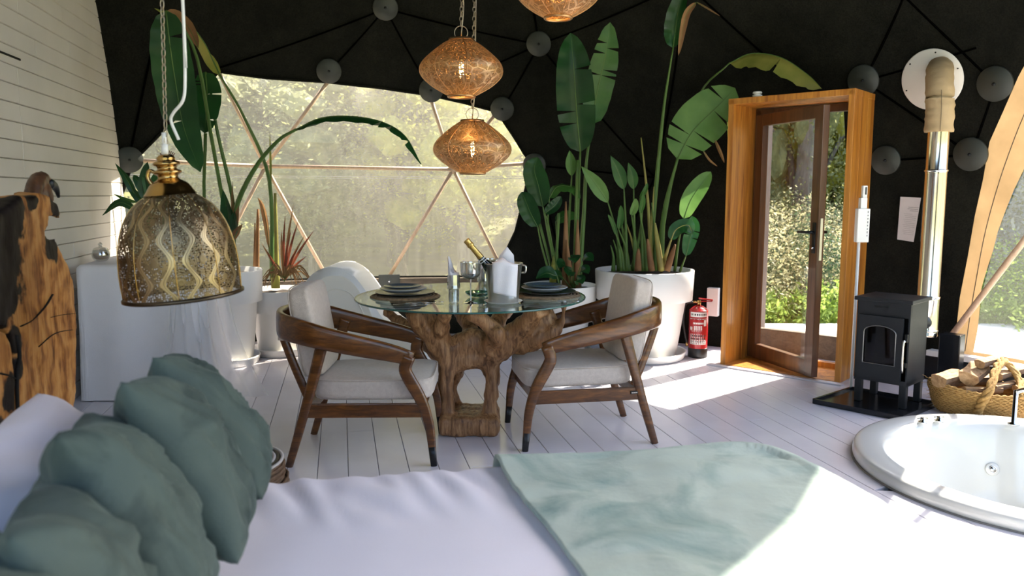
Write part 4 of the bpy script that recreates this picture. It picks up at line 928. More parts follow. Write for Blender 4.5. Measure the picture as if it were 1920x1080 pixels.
for x0, x1, h in ((1222, 1214, 60), (1196, 1197, 42), (1240, 1228, 90), (1250, 1266, 50)):
    bm = bmesh.new(); sweep(bm, bez([baseA(x0, 6.1), A((x0+x1)/2, 508-h*.5, 6.1), A(x1, 508-h, 6.1)], 8), [.028, .027, .026, .024, .022, .02, .017, .012, .006][:len(bez([baseA(x0, 6.1), A((x0+x1)/2, 508-h*.5, 6.1), A(x1, 508-h, 6.1)], 8))], n=8); mk('cut_stem', bm, LFM['dry'] if h < 80 else M_stemy, tA, True)
# big arching yellow leaf over the door and long dark leaf
leaf(tA, [A(1368, 118, 6.15), A(1410, 100, 6.05), A(1465, 108, 5.9), A(1515, 140, 5.8), A(1541, 166, 5.75)], .15, 'yel', (.1, -.5, 1), -.75, n=20, stem=[baseA(1230, 6.5), A(1262, 330, 6.7), A(1310, 180, 6.6)], sr=.010, seed=9, splits=1, label='long yellowing leaf arching over the door frame')
leaf(tA, [A(1340, 262, 6.2), A(1350, 285, 6.2), A(1358, 305, 6.18)], .016, 'dry', (0, -1, 0), .5, seed=10, sr=.006)
leaf(tA, [A(1318, 282, 6.2), A(1330, 300, 6.2), A(1345, 312, 6.18)], .010, 'dry', (0, -1, 0), .5, seed=11, sr=.006)
# B: smaller pot behind the table
cB = (.40, 6.45, 0); tB = pot('potted_plant', 'white pot behind the right side of the table with two tall dark paddle leaves', cB, .31, .60)
def bB(px): return A(px, 545, 6.4)
leaf(tB, [A(1088, 285, 6.35), A(1082, 220, 6.33), A(1076, 130, 6.3), A(1070, 62, 6.3)], .17, 'dark', (-.15, -1, .05), .18, n=22, splits=2, stem=[bB(1075), A(1082, 420, 6.4)], sr=.014, seed=12, label='tall dark glossy paddle leaf', sr2=.024)
leaf(tB, [A(1112, 232, 6.45), A(1118, 180, 6.45), A(1134, 110, 6.4), A(1144, 42, 6.38)], .135, 'mid', (.2, -1, .05), .15, n=22, splits=3, stem=[bB(1085), A(1095, 400, 6.45), A(1100, 300, 6.45)], sr=.012, seed=13, label='lighter green torn paddle leaf behind the dark one', sr2=.022)
leaf(tB, [A(1072, 330, 6.3), A(1070, 305, 6.3), A(1068, 282, 6.3)], .05, 'lite', (0, -1, 0), .5, stem=[bB(1060), A(1068, 400, 6.35)], sr=.009, seed=14, shape='lance')
leaf(tB, [A(1018, 388, 6.0), A(1010, 350, 6.0), A(1002, 318, 6.0), A(1008, 295, 6.0)], .105, 'dark', (-.3, -1, 0), .2, stem=[bB(1050), A(1030, 450, 6.2)], sr=.008, seed=15)
leaf(tB, [A(1008, 425, 6.0), A(995, 400, 6.0), A(985, 375, 6.0), A(978, 360, 6.0)], .085, 'dark', (-.3, -1, .1), .2, stem=[bB(1040), A(1018, 470, 6.2)], sr=.008, seed=16)
leaf(tB, [A(1022, 400, 6.1), A(1040, 385, 6.1), A(1052, 368, 6.1)], .05, 'dark', (.2, -1, .3), .3, stem=[bB(1048), A(1030, 430, 6.2)], sr=.007, seed=17)
leaf(tB, [A(1030, 372, 6.3), A(1045, 350, 6.3), A(1075, 352, 6.3), A(1088, 372, 6.3)], .07, 'mid', (0, -.6, 1), -.3, stem=[bB(1062), A(1030, 440, 6.35)], sr=.007, seed=18)
leaf(tB, [A(1042, 415, 6.4), A(1060, 405, 6.4), A(1085, 405, 6.4)], .06, 'mid', (0, -.8, .6), 0, stem=[bB(1050)], sr=.007, seed=19)
for i, (x0, x2, y2, k) in enumerate([(1060, 1061, 378, 'dry'), (1082, 1083, 412, 'dry'), (1036, 1038, 480, 'yel'), (1070, 1063, 450, 'dry')]):
    bm = bmesh.new(); st = bez([bB(x0), A((x0+x2)/2, (545+y2)/2, 6.3), A(x2, y2, 6.25)], 8); sweep(bm, st, [(lerp(.035, .006, (k_/(len(st)-1))**1.5),)*2 for k_ in range(len(st))], n=7); mk('cut_stem', bm, LFM[k], tB, True)
for x0, x1, y1 in ((1040, 1048, 400), (1075, 1083, 300), (1045, 1012, 420)):
    bm = bmesh.new(); tube(bm, bez([bB(x0), A((x0+x1)/2, (545+y1)/2, 6.3), A(x1, y1, 6.25)], 8), .012, 7); mk('stalk', bm, M_stem, tB, True)
for i, (x, y, a) in enumerate([(1075, 480, .2), (1060, 490, -.6), (1088, 500, .8), (1070, 505, -.2), (1092, 475, 1.2), (1055, 510, -1), (1082, 520, .5)]):
    dx, dy = 22*math.sin(a), -18*math.cos(a); leaf(tB, [A(x, y+10, 6.1), A(x+dx*.5, y+10+dy*.4, 6.05), A(x+dx, y+16+dy*.2, 6.0)], .052, 'dark', (0, -.8, .6), .15, n=8, stem=[bB(1075)], sr=.004, seed=30+i, shape='lance')
leaf(tB, [A(1045, 518, 5.9), A(1025, 512, 5.85), A(1005, 522, 5.8)], .06, 'dark', (0, -.8, .6), .25, n=10, stem=[bB(1050)], sr=.006, seed=40, shape='lance')
# C: left pots
cC = (-1.975, 6.52, 0); tC = pot('potted_plant', 'white pot left of the lounge with red spiky leaves and cut brown stems', cC, .275, .555)
def Cc(px, py, d=6.5): return tuple(at(px, py, d))
leaf(tC, [Cc(508, 355), Cc(508, 320), Cc(507, 280), Cc(506, 248)], .012, 'yel', (0, -1, 0), .6, n=10, stem=[Cc(515, 540), Cc(512, 440)], sr=.012, seed=50, shape='lance', sr2=.03, smat=M_stemy)
for x0, x2, y2, r in ((518, 516, 362, .034), (480, 484, 392, .03), (476, 478, 418, .014)):
    bm = bmesh.new(); st = bez([Cc(x0, 540), Cc((x0+x2)/2, (540+y2)/2), Cc(x2, y2)], 8); sweep(bm, st, [(lerp(r, r*.35, k/(len(st)-1)),)*2 for k in range(len(st))], n=8); mk('cut_stem', bm, M_stemy if x0 == 518 else LFM['dry'], tC, True)
leaf(tC, [Cc(505, 470), Cc(500, 420), Cc(492, 385), Cc(483, 370)], .03, 'dry', (0, -1, 0), .7, n=10, stem=[Cc(512, 535)], sr=.01, seed=51, shape='lance')
rdc = random.Random(3)
for i, (x2, y2) in enumerate([(551, 380), (560, 412), (546, 430), (572, 440), (590, 430), (535, 400), (528, 430), (545, 470), (575, 480), (490, 455), (500, 470), (562, 460)]):
    leaf(tC, [Cc(533, 528, 6.4), Cc((533+x2)/2-2, (528+y2)/2-4, 6.38), Cc(x2, y2, 6.35)], .012, 'red' if i % 3 else 'dry', (0, -1, .2), .4, n=10, seed=60+i, shape='lance', sr=.004)
for i in range(26):
    a = rdc.uniform(-2.6, 2.6); L_ = rdc.uniform(22, 55); x2 = 533+L_*math.sin(a)*1.25; y2 = 520-L_*.55*math.cos(a)+rdc.uniform(8, 34)
    leaf(tC, [Cc(533, 522, 6.35), Cc((533+x2)/2, min(522, y2)-rdc.uniform(10, 24), 6.3), Cc(x2, y2, 6.25)], .006, 'dry', (0, -1, .2), .3, n=8, seed=90+i, shape='lance', sr=.003)
cD = (-2.33, 6.12, 0); tD = pot('potted_plant', 'tall white pot behind the bell pendant with giant dark banana-like leaves', cD, .33, .755, taper=.72)
def Dd(px, py, d=6.1): return tuple(at(px, py, d))
bd = Dd(432, 500)
leaf(tD, [Dd(555, 243, 5.6), Dd(600, 222, 5.5), Dd(655, 218, 5.4), Dd(715, 228, 5.3), Dd(760, 255, 5.25), Dd(790, 308, 5.2)], .085, 'dark', (.1, -.35, 1), -.5, n=24, splits=3, stem=[bd, Dd(440, 400, 6.0), Dd(475, 320, 5.8), Dd(520, 265, 5.7)], sr=.016, seed=130, roll=.5, label='long arching leaf reaching right across the big window')
leaf(tD, [Dd(311, 20, 5.3), Dd(318, 80, 5.3), Dd(330, 160, 5.35), Dd(345, 240, 5.4), Dd(376, 322, 5.5)], .15, 'dark', (.1, -1, .1), .12, n=22, splits=1, stem=[bd, Dd(425, 420, 6.0), Dd(395, 250, 5.8), Dd(370, 110, 5.5), Dd(335, 40, 5.35)], sr=.012, seed=131, label='huge dark leaf hanging straight down beside the pendant cable')
leaf(tD, [Dd(385, 135, 5.9), Dd(388, 170, 5.85), Dd(386, 210, 5.8), Dd(384, 250, 5.8)], .115, 'dark', (.2, -1, .1), .1, n=18, splits=2, stem=[bd, Dd(440, 400, 6.0), Dd(408, 250, 5.9), Dd(393, 160, 5.9)], sr=.012, seed=132)
leaf(tD, [Dd(412, 140, 6.0), Dd(398, 110, 6.0), Dd(380, 75, 5.9), Dd(345, 35, 5.8), Dd(290, 15, 5.7)], .075, 'yel', (.3, -.7, .8), -.7, n=18, stem=[Dd(510, 520, 6.4), Dd(505, 340, 6.35), Dd(460, 225, 6.2)], sr=.013, seed=133, label='folded yellow brown leaf under the dark canvas')
leaf(tD, [Dd(372, 90, 5.6), Dd(352, 50, 5.6), Dd(325, 28, 5.6), Dd(312, 32, 5.6)], .05, 'dry', (.3, -1, .5), .6, n=12, seed=134, sr=.006)
bm = bmesh.new(); tube(bm, bez([bd, Dd(386, 400, 6.0), Dd(385, 250, 5.95)], 10), .013, 7); mk('stalk', bm, M_stem, tD, True)
for i, (x2, y2, w_) in enumerate([(418, 355, .055), (440, 395, .045), (425, 385, .05), (455, 420, .03), (448, 385, .03), (436, 340, .012)]):
    leaf(tD, [Dd(436, 450, 5.9), Dd((436+x2)/2, (450+y2)/2, 5.85), Dd(x2, y2, 5.8)], w_, 'dark' if i < 3 else 'dry', (0, -1, .2), .4, n=10, stem=[bd], sr=.012, seed=140+i, shape='lance')

# ================================================================ DRAPED TABLE, JAR, SMALL PLANT, SHEER
M_cloth = mat('white_tablecloth', (.82, .785, .78), .9, c2=(.78, .745, .74), ns=5, bs=.15, bsc=150)
def rrect(p, hx, hy, r):      # signed distance, nearest boundary point, outward normal of a rounded rectangle
    qx, qy = abs(p[0])-(hx-r), abs(p[1])-(hy-r); sx = 1 if p[0] >= 0 else -1; sy = 1 if p[1] >= 0 else -1
    if qx > 0 and qy > 0: l = math.hypot(qx, qy); n = (sx*qx/l, sy*qy/l); d = l-r
    elif qx > qy: n = (sx, 0); d = qx-r
    else: n = (0, sy); d = qy-r
    return d, n
def drape(hx, hy, r, top, lo, ex, ey, nx, ny, M, flare=.0, folds=0, famp=0, wr=.004, wsc=5, thick=0, clip=None, xs=None, seed=0, rnd=.03, off=0.0, xmin=-99):
    bm = bmesh.new(); G = {}
    for i in range(nx+1):
        for j in range(ny+1):
            y = lerp(ey[0], ey[1], j/ny); x = lerp(xs(y) if xs else ex[0], ex[1], i/nx); d, n = rrect((x, y), hx, hy, r)
            if clip and not clip(x, y): continue
            w_ = noise.fractal(V((x*wsc, y*wsc, seed)), 1, 2, 3)*wr
            if d <= -rnd: p = V((x, y, top+w_+off))
            else:
                b = (x-n[0]*d, y-n[1]*d); s = d+rnd; arc = rnd*PI/2
                if s < arc: a = s/rnd; q = (-rnd+rnd*math.sin(a)); z = top-rnd+rnd*math.cos(a)
                else: q = 0; z = top-rnd-(s-arc)
                hang = max(0, top-z); peri = math.atan2(b[1], b[0])*(hx+hy)*.6+b[0]*1.3-b[1]*1.1
                q += off+flare*hang+(famp*math.sin(peri*folds)*min(1, hang*2.2) if folds else 0)+w_
                z = max(z, lo); p = V((max(xmin, b[0]+n[0]*q), b[1]+n[1]*q, z+(off if s < arc else 0)))
            G[i, j] = bm.verts.new(M @ p)
    for i in range(nx):
        for j in range(ny):
            k = [G.get(q) for q in ((i, j), (i+1, j), (i+1, j+1), (i, j+1))]
            if all(k): bm.faces.new(k)
    return bm
Rw = basis(WN, WD, UZ).to_4x4()
tcx = WP-WD*1.05+WN*.47; tcx.z = 0; Mt = Matrix.Translation(tcx) @ Rw
t = thing('side_table', 'side table against the boarded wall hidden under a white cloth to the floor', 'table', tcx)
bm = bmesh.new()
for sx in (-1, 1):
    for sy in (-1, 1): box(bm, Mt @ V((sx*.33, sy*.36, .43)), (.05, .05, .86), Rw.to_3x3())
bm2 = bm; mk('legs', bm2, M_sill, t)
bm = bmesh.new(); box(bm, Mt @ V((0, 0, .875)), (.76, .82, .03), Rw.to_3x3()); mk('tabletop', bm, M_sill, t)
bm = drape(.40, .43, .04, .897, .006, (-1.30, 1.30), (-1.34, 1.34), 110, 110, Mt, flare=.035, folds=7, famp=.018, wr=.003, xmin=-.45)
tag(mk('tablecloth', bm, M_cloth, None, True), 'white floor length cloth draped over the side table at the wall', 'tablecloth')
jp = at(190, 492, 5.25); jp.z = .9
t = thing('candle_jar', 'small clear glass jar with amber contents and pointed lid on the white side table', 'jar', jp)
bm = bmesh.new(); lathe(bm, smooth_prof([(0, 0), (.03, .0), (.052, .02), (.056, .045), (.05, .07), (.047, .07), (.052, .045), (.047, .022), (0, .006)], 24), jp, 24); mk('glass_body', bm, M_cglass, t, True)
bm = bmesh.new(); lathe(bm, smooth_prof([(0, .008), (.04, .018), (.048, .035), (.045, .055), (0, .055)], 14), jp, 20); mk('amber_wax', bm, mat('amber', (.55, .27, .05), .5, c2=(.30, .12, .02), ns=60), t, True)
bm = bmesh.new(); lathe(bm, smooth_prof([(.050, .071), (.04, .088), (.012, .098), (.010, .106), (.014, .114), (.008, .124), (0, .130)], 24), jp, 24); mk('lid', bm, M_cglass, t, True)
pp = at(300, 470, 5.55); pp.z = .9
t = thing('potted_plant', 'small dark leaved plant on the side table between wall and bell pendant', 'plant', pp)
bm = bmesh.new(); lathe(bm, [(0, 0), (.07, 0), (.095, .13), (.088, .13), (0, .12)], pp, 28); mk('pot', bm, M_pot, t, True)
def E_(px, py, d=5.5): return tuple(at(px, py, d))
be = tuple(pp+V((0, 0, .12)))
for i, (x1, y1, xm, ym, x2, y2, w_, k) in enumerate([(262, 385, 240, 340, 216, 306, .028, 'dark'), (258, 395, 225, 380, 192, 404, .030, 'dark'), (258, 380, 235, 374, 212, 363, .014, 'mid'), (272, 375, 270, 345, 277, 303, .045, 'dark'),
        (285, 375, 290, 345, 305, 314, .045, 'dark'), (272, 372, 262, 345, 250, 328, .035, 'dark'), (282, 376, 280, 355, 268, 326, .04, 'mid'), (295, 380, 305, 350, 322, 330, .04, 'dark'), (268, 385, 255, 365, 240, 350, .03, 'dark')]):
    leaf(t, [E_(x1, y1), E_(xm, ym), E_(x2, y2)], w_, k, (0, -1, .25), .3, n=10, stem=[be, E_(280, 430)], sr=.007, seed=160+i, shape='lance' if i < 3 else 'paddle')
for k in range(9):
    a = (k-4)*.17; bm = bmesh.new(); tube(bm, [E_(314, 306, 5.3), E_(314+22*math.sin(a), 306-24*math.cos(a), 5.3)], .003, 4); mk('bract', bm, LFM['red'], t, True)
bm = bmesh.new(); tube(bm, bez([be, E_(312, 380, 5.4), E_(314, 306, 5.3)], 8), .006, 6); mk('stalk', bm, M_stem, t, True)
def sheermat():
    m, t, b, o = nt('sheer_tulle'); b.inputs['Base Color'].default_value = (.85, .84, .84, 1); b.inputs['Roughness'].default_value = .9
    tp = t.nodes.new('ShaderNodeBsdfTransparent'); tl_ = t.nodes.new('ShaderNodeBsdfTranslucent'); tl_.inputs[0].default_value = (.9, .9, .9, 1)
    m1 = t.nodes.new('ShaderNodeMixShader'); m1.inputs[0].default_value = .5; t.links.new(b.outputs[0], m1.inputs[1]); t.links.new(tl_.outputs[0], m1.inputs[2])
    m2 = t.nodes.new('ShaderNodeMixShader'); m2.inputs[0].default_value = .42; t.links.new(tp.outputs[0], m2.inputs[1]); t.links.new(m1.outputs[0], m2.inputs[2]); t.links.new(m2.outputs[0], o.inputs[0]); return m
bm = bmesh.new(); G = []
for i in range(61):
    u = i/60; row = []
    for j in range(31):
        v = j/30; hgt = .89*(1-v)**1.0; sp = v**2.2
        top_ = at(330+70*u, 520, 5.3); p = V((lerp(-2.25, -1.95, u)+sp*lerp(-.05, .32, u), lerp(5.05, 5.2, u)-sp*lerp(.25, .15, u)+.035*math.sin(u*34)*(1-.3*v)+.02*math.sin(u*13+v*3), max(.012, hgt+.01*math.sin(u*20))))
        row.append(bm.verts.new(p))
    G.append(row)
for i in range(60):
    for j in range(30): bm.faces.new((G[i][j], G[i+1][j], G[i+1][j+1], G[i][j+1]))
tag(mk('sheer_drape', bm, sheermat(), None, True), 'sheer white tulle spilling to the floor at the right end of the side table', 'curtain')

# ================================================================ LOUNGE SHELL
M_cream = mat('cream_shell', (.80, .76, .66), .35, c2=(.77, .73, .63), ns=3)
lx = thing('lounge_chair', 'cream moulded lounge chair with a tall arched back behind the table', 'lounge chair', (-1.15, 6.05, 0))
arch = bez([V((a, b, 0)) for a, b in [(562, 690), (560, 600), (566, 545), (592, 510), (625, 500), (658, 510), (690, 548), (715, 590), (745, 618), (785, 640), (806, 668), (812, 690)]], 44)
def shell(y0, y1, inset=0):
    bm = bmesh.new(); c_ = V((680, 640, 0)); A_ = []; B_ = []
    for p in arch:
        q = p+(c_-p).normalized()*inset; a_ = at(q.x, q.y, 5.9); a_.z = max(.004, a_.z)
        A_.append(bm.verts.new((a_.x, y0, a_.z))); B_.append(bm.verts.new((a_.x, y1, a_.z)))
    n = len(A_)
    for i in range(n): bm.faces.new((A_[i], A_[(i+1) % n], B_[(i+1) % n], B_[i]))
    bm.faces.new(A_); bm.faces.new(B_[::-1]); return bm
bm = shell(5.86, 6.42); bmesh.ops.bevel(bm, geom=[e for e in bm.edges if abs(e.verts[0].co.y-e.verts[1].co.y) < 1e-5], offset=.02, segments=3, affect='EDGES'); o = mk('shell', bm, M_pot, lx, True)
bm = shell(5.852, 5.88, 17); bmesh.ops.bevel(bm, geom=[e for e in bm.edges if abs(e.verts[0].co.y-e.verts[1].co.y) < 1e-5], offset=.006, segments=2, affect='EDGES'); mk('side_panel', bm, M_cream, lx, False)
bm = bmesh.new(); c_ = V((680, 655, 0)); g = []
for p in arch[6:-8]:
    q = p+(c_-p).normalized()*44; a_ = at(q.x, q.y, 5.9); g.append((a_.x, 5.850, max(.02, a_.z)))
sweep(bm, g, .004, n=6); mk('moulded_line', bm, M_cream, lx, True)

# ================================================================ BED
E1 = V((.983, .186, 0)).normalized(); E2 = V((-.186, .983, 0)).normalized()
BC = E1*.145+E2*1.409; Mb = Matrix.Translation(BC) @ basis(E1, E2, UZ).to_4x4()
M_sheet = mat('white_sheet', (.84, .81, .90), .85, c2=(.80, .77, .865), ns=2, bs=.1, bsc=220)
def velvet(name, c, c2, ns, sh=.8):
    m, t, b, o = nt(name); b.inputs['Roughness'].default_value = .85; b.inputs['Sheen Weight'].default_value = sh; b.inputs['Sheen Roughness'].default_value = .35
    b.inputs['Sheen Tint'].default_value = (.75, .9, .85, 1)
    v = coords(t); f = nz(t, v, ns, 5, .6, 1.0); t.links.new(ramp(t, f, [(.30, c2), (.52, c)]), b.inputs['Base Color']); bump(t, b, nz(t, v, 60, 4), .3, .006); return m
M_green = velvet('grey_green_velvet', (.070, .098, .086), (.013, .028, .028), 4.5, .12)
M_throw = velvet('pale_green_throw', (.46, .535, .475), (.20, .30, .275), 3.2, .3)
bed = thing('bed', 'wide bed with rounded corners and a pale lilac white sheet', 'bed', BC)
bm = bmesh.new(); box(bm, Mb @ V((0, 0, .14)), (2.2, 1.5, .24), basis(E1, E2, UZ), .02); mk('bed_base', bm, M_sill, bed)
bm = bmesh.new(); box(bm, Mb @ V((0, 0, .40)), (2.23, 1.54, .26), basis(E1, E2, UZ), .06); mk('mattress', bm, M_white, bed)
bm = drape(1.145, .80, .19, .552, .05, (-1.5, 1.62), (-1.28, 1.28), 230, 190, Mb, flare=.03, folds=9, famp=.012, wr=.0035, wsc=2.6, rnd=.05)
for v in bm.verts:                       # pulled creases near the far edge of the sheet
    l = Mb.inverted() @ v.co
    if l.z > .50 and l.x < .35:
        f = max(0, 1-abs(l.y-.66)/.30); v.co.z += .020*f*noise.noise(V((l.x*16+l.y*5, l.y*4, 0)))
mk('sheet', bm, M_sheet, bed, True)
bm = drape(1.145, .80, .19, .552, .06, (.20, 1.48), (-1.27, 1.12), 170, 230, Mb, flare=.04, folds=7, famp=.012, wr=.012, wsc=3.4, rnd=.055, off=.014, seed=5,
           xs=lambda y: .215+(.80-y)*.085+.006*math.sin(y*9))
for v in bm.verts:
    l = Mb.inverted() @ v.co
    if l.z > .5: v.co.z += .012*max(0, noise.noise(V((l.x*2.6+l.y*2.5, l.y*8-l.x*2, 2))))**1.2-.010*max(0, noise.noise(V((l.x*5, l.y*11+l.x*3, 7))))
o = mk('throw_blanket', bm, M_throw, None, True); md = o.modifiers.new('s', 'SOLIDIFY'); md.thickness = .012; md.offset = 1
tag(o, 'pale grey green throw blanket spread over the foot of the bed', 'blanket')
def pillow(name, label, cat, c, w, s, size, T, m, seed, grp=None, wr=1.0, pin=.13):
    w = V(w).normalized(); s = V(s); s = (s-w*s.dot(w)).normalized(); n_ = w.cross(s); c = V(c); N = 44
    bm = bmesh.new(); A_ = {}
    for sd in (1, -1):
        for i in range(N+1):
            for j in range(N+1):
                u = i/N*2-1; v = j/N*2-1; u = math.copysign(abs(u)**.85, u); v = math.copysign(abs(v)**.85, v)
                if (i in (0, N) or j in (0, N)) and sd == -1: A_[sd, i, j] = A_[1, i, j]; continue
                th = T*.5*max(0, (1-abs(u)**2.6))**.55*max(0, (1-abs(v)**2.6))**.55
                x = u*size[0]/2*(1-pin*(1-v*v)*abs(u)); y = v*size[1]/2*(1-pin*(1-u*u)*abs(v))
                q = V((u*1.7+seed, v*1.7, sd*2.0)); e = (1-max(abs(u), abs(v))**6)
                r_ = noise.noise(q*1.1)*.020+(1-abs(noise.noise(V((q.x*1.9+q.y*.8+3, q.y*.7, q.z)))))**2*.020-.012+noise.noise(V((q.x*6, q.y*1.8, q.z)))*.004
                z = sd*(th+r_*e*wr*(1 if th > .01 else .3)) if th > 0 else 0
                x *= 1-.05*(u*v)**4; y *= 1-.05*(u*v)**4; y += noise.noise(V((u*2, seed, 1)))*.014*wr; x += noise.noise(V((seed, v*2, 5)))*.014*wr
                A_[sd, i, j] = bm.verts.new(c+w*x+s*y+n_*z)
    for sd in (1, -1):
        for i in range(N):
            for j in range(N):
                f = [A_[sd, i, j], A_[sd, i+1, j], A_[sd, i+1, j+1], A_[sd, i, j+1]]
                try: bm.faces.new(f if sd == 1 else f[::-1])
                except ValueError: pass
    me_o = mk(name, bm, m, None, True); return tag(me_o, label, cat, grp)
pillow('pillow', 'large white bed pillow leaning on the wooden slab behind the green cushions', 'pillow', (-1.02, 1.60, .70), (-.2, .98, 0), (-.62, -.1, .50), (.95, .42), .22, M_sheet, 11, wr=.6)
pillow('pillow', 'white bed pillow nearest the lower left corner of the frame', 'pillow', (-.80, .92, .69), (-.2, .98, 0), (-.62, -.1, .50), (.5, .42), .2, M_sheet, 14, wr=.6)
for i, (c_, w_, s_, lab) in enumerate([((-.735, 1.83, .80), (-.34, .92, -.18), (-.60, .20, .72), 'farthest grey green velvet cushion, with a gathered right edge beside the wicker stool'),
        ((-.665, 1.53, .805), (-.32, .93, -.20), (-.56, .25, .78), 'tallest grey green velvet cushion, second from the far end of the row'),
        ((-.645, 1.27, .79), (-.38, .92, -.16), (-.50, .10, .82), 'middle grey green velvet cushion with a sharp corner knot at its top left'),
        ((-.60, 1.06, .745), (-.44, .90, -.10), (-.46, .05, .86), 'grey green velvet cushion second nearest the camera, rounded top'),
        ((-.575, .86, .735), (-.50, .88, -.06), (-.38, .0, .90), 'nearest green velvet cushion in the lower left corner, mostly out of focus')]):
    pillow('cushion', lab, 'cushion', c_, w_, s_, (.37, .42), .165, M_green, 31+i*5, 'green velvet cushions on the bed', wr=1.35, pin=.10)
# ---- live edge slab headboard
def slabwood():
    m, t, b, o = nt('live_edge_wood'); b.inputs['Roughness'].default_value = .55; b.inputs['Specular IOR Level'].default_value = .25
    v = coords(t, (1, .9, 2.0)); d = nz(t, v, 1.8, 3, .5); w = t.nodes.new('ShaderNodeTexWave'); w.wave_type = 'BANDS'; w.bands_direction = 'Y'; w.inputs['Scale'].default_value = 3
    w.inputs['Distortion'].default_value = 14; w.inputs['Detail'].default_value = 4; w.inputs['Detail Scale'].default_value = .8; t.links.new(v, w.inputs['Vector'])
    f = nz(t, coords(t, (1, 6, .9)), 6, 6, .7, .8); a = mathn(t, 'MULTIPLY', w.outputs[1], None, .16); c2 = mathn(t, 'MULTIPLY', f, None, .92); s_ = mathn(t, 'ADD', a, c2)
    cr = ramp(t, s_, [(.30, (.07, .022, .007)), (.44, (.25, .09, .022)), (.56, (.44, .19, .05)), (.78, (.60, .33, .12))])
    at_ = t.nodes.new('ShaderNodeAttribute'); at_.attribute_name = 'burn'; mx = t.nodes.new('ShaderNodeMix'); mx.data_type = 'RGBA'
    bn = mathn(t, 'ADD', at_.outputs['Fac'], nz(t, coords(t), 22, 5)); bf = ramp(t, bn, [(.72, (0, 0, 0)), (.86, (1, 1, 1))])
    t.links.new(bf, mx.inputs[0]); t.links.new(cr, mx.inputs[6]); mx.inputs[7].default_value = (.010, .006, .005, 1); t.links.new(mx.outputs[2], b.inputs['Base Color'])
    bump(t, b, s_, .4, .008); return m
M_slab = slabwood(); SP = V((-1.63, 2.9, 0)); SPo = SP
def slab(name, pts, par, burn, vox=.011, th=.075, ns=.006):
    bm = bmesh.new(); A_ = []; B_ = []
    for px, py in pts:
        p = on_plane(px, py, SPo, WN) if py < 900 else None
        if p is None: p = on_plane(px, 700, SPo, WN); p.z = .0
        A_.append(bm.verts.new(p)); B_.append(bm.verts.new(p-WN*th))
    f1 = bm.faces.new(A_); f2 = bm.faces.new(B_[::-1]); n = len(A_)
    for i in range(n): bm.faces.new((A_[i], A_[(i+1) % n], B_[(i+1) % n], B_[i]))
    bmesh.ops.triangulate(bm, faces=[f1, f2]); bm = blob(bm, vox, 3, ns, 7)
    l = bm.verts.layers.float.new('burn')
    for v in bm.verts:
        g = 0
        for px, py, r in burn: g = max(g, 1-(v.co-on_plane(px, py, SPo, WN)).length/(r*1.55))
        v[l] = min(.75, max(0, g)*1.1)
        if ns: v.co -= WN*.012*max(0, noise.noise(V((v.co.x*2, v.co.y*9, v.co.z*2.5))))*(1+g)
    return mk(name, bm, M_slab, par, True)
hb = thing('wooden_slab', 'tall live edge slab of orange brown wood with charred hollows at the bed head', 'wood slab', SP)
slab('main_slab', [(-90, 470), (-30, 415), (0, 402), (14, 390), (28, 378), (44, 366), (58, 372), (74, 362), (92, 364), (104, 372), (113, 386), (118, 402), (108, 407), (94, 402), (91, 420), (88, 442), (97, 452), (108, 450), (114, 464), (130, 500), (144, 535), (146, 562), (142, 600), (144, 700), (141, 780), (140, 999),
     (36, 999), (35, 760), (31, 700), (35, 672), (27, 635), (13, 614), (0, 607), (-90, 600)], hb, [(4, 455, .12), (16, 420, .09), (8, 530, .11), (24, 480, .07), (0, 580, .07), (30, 385, .06), (98, 460, .055), (106, 385, .04), (60, 372, .04), (30, 640, .04), (34, 690, .03)])
slab('side_slab', [(-90, 612), (0, 616), (12, 622), (22, 642), (27, 690), (29, 760), (28, 999), (-90, 999)], hb, [(20, 740, .05), (8, 820, .06), (26, 640, .03)])
bm = bmesh.new()
for pts, r in (([(30, 628), (36, 668), (31, 705), (33, 800)], .006), ([(38, 612), (60, 600), (84, 575), (98, 552)], .004), ([(72, 650), (95, 630), (112, 622), (138, 618)], .003), ([(0, 700), (14, 704), (27, 710)], .005), ([(95, 595), (118, 590), (142, 588)], .002)):
    sweep(bm, bez([on_plane(x, y, SPo, WN)+WN*.0015 for x, y in pts], 12), (r*.5, r), n=6, up=WN)
mk('crack', bm, mat('crack_dark', (.01, .007, .005), .9), hb, True)
M_bird = wood('dark_carved_wood', [(.3, (.02, .010, .006)), (.5, (.09, .04, .02)), (.75, (.24, .11, .045))], 2, (1, 1, .5), .4)
t = thing('carved_bird', 'small dark carved wooden bird of prey perched on top of the slab', 'carving', on_plane(75, 372, SPo, WN))
def bp_(px, py, d=0): return on_plane(px, py, SPo-WN*.04, WN)-WN*d
bm = bmesh.new(); sweep(bm, bez([bp_(60, 374), bp_(64, 352), bp_(72, 338), bp_(82, 332), bp_(92, 340)], 14), [(lerp(.030, .024, k/13) if k < 12 else .016,)*2 for k in range(len(bez([bp_(60, 374), bp_(64, 352), bp_(72, 338), bp_(82, 332), bp_(92, 340)], 14)))], n=10)
sweep(bm, bez([bp_(80, 350), bp_(76, 365), bp_(84, 374)], 6), [(.033,)*2]*len(bez([bp_(80, 350), bp_(76, 365), bp_(84, 374)], 6)), n=10)
mk('body', blob(bm, .008, 3, .003, 20), M_bird, t, True)
bm = bmesh.new(); sweep(bm, bez([bp_(88, 345), bp_(98, 346), bp_(106, 356), bp_(110, 370)], 10), [(lerp(.022, .003, k/10),)*2 for k in range(len(bez([bp_(88, 345), bp_(98, 346), bp_(106, 356), bp_(110, 370)], 10)))], n=8); mk('beak', bm, M_black, t, True)
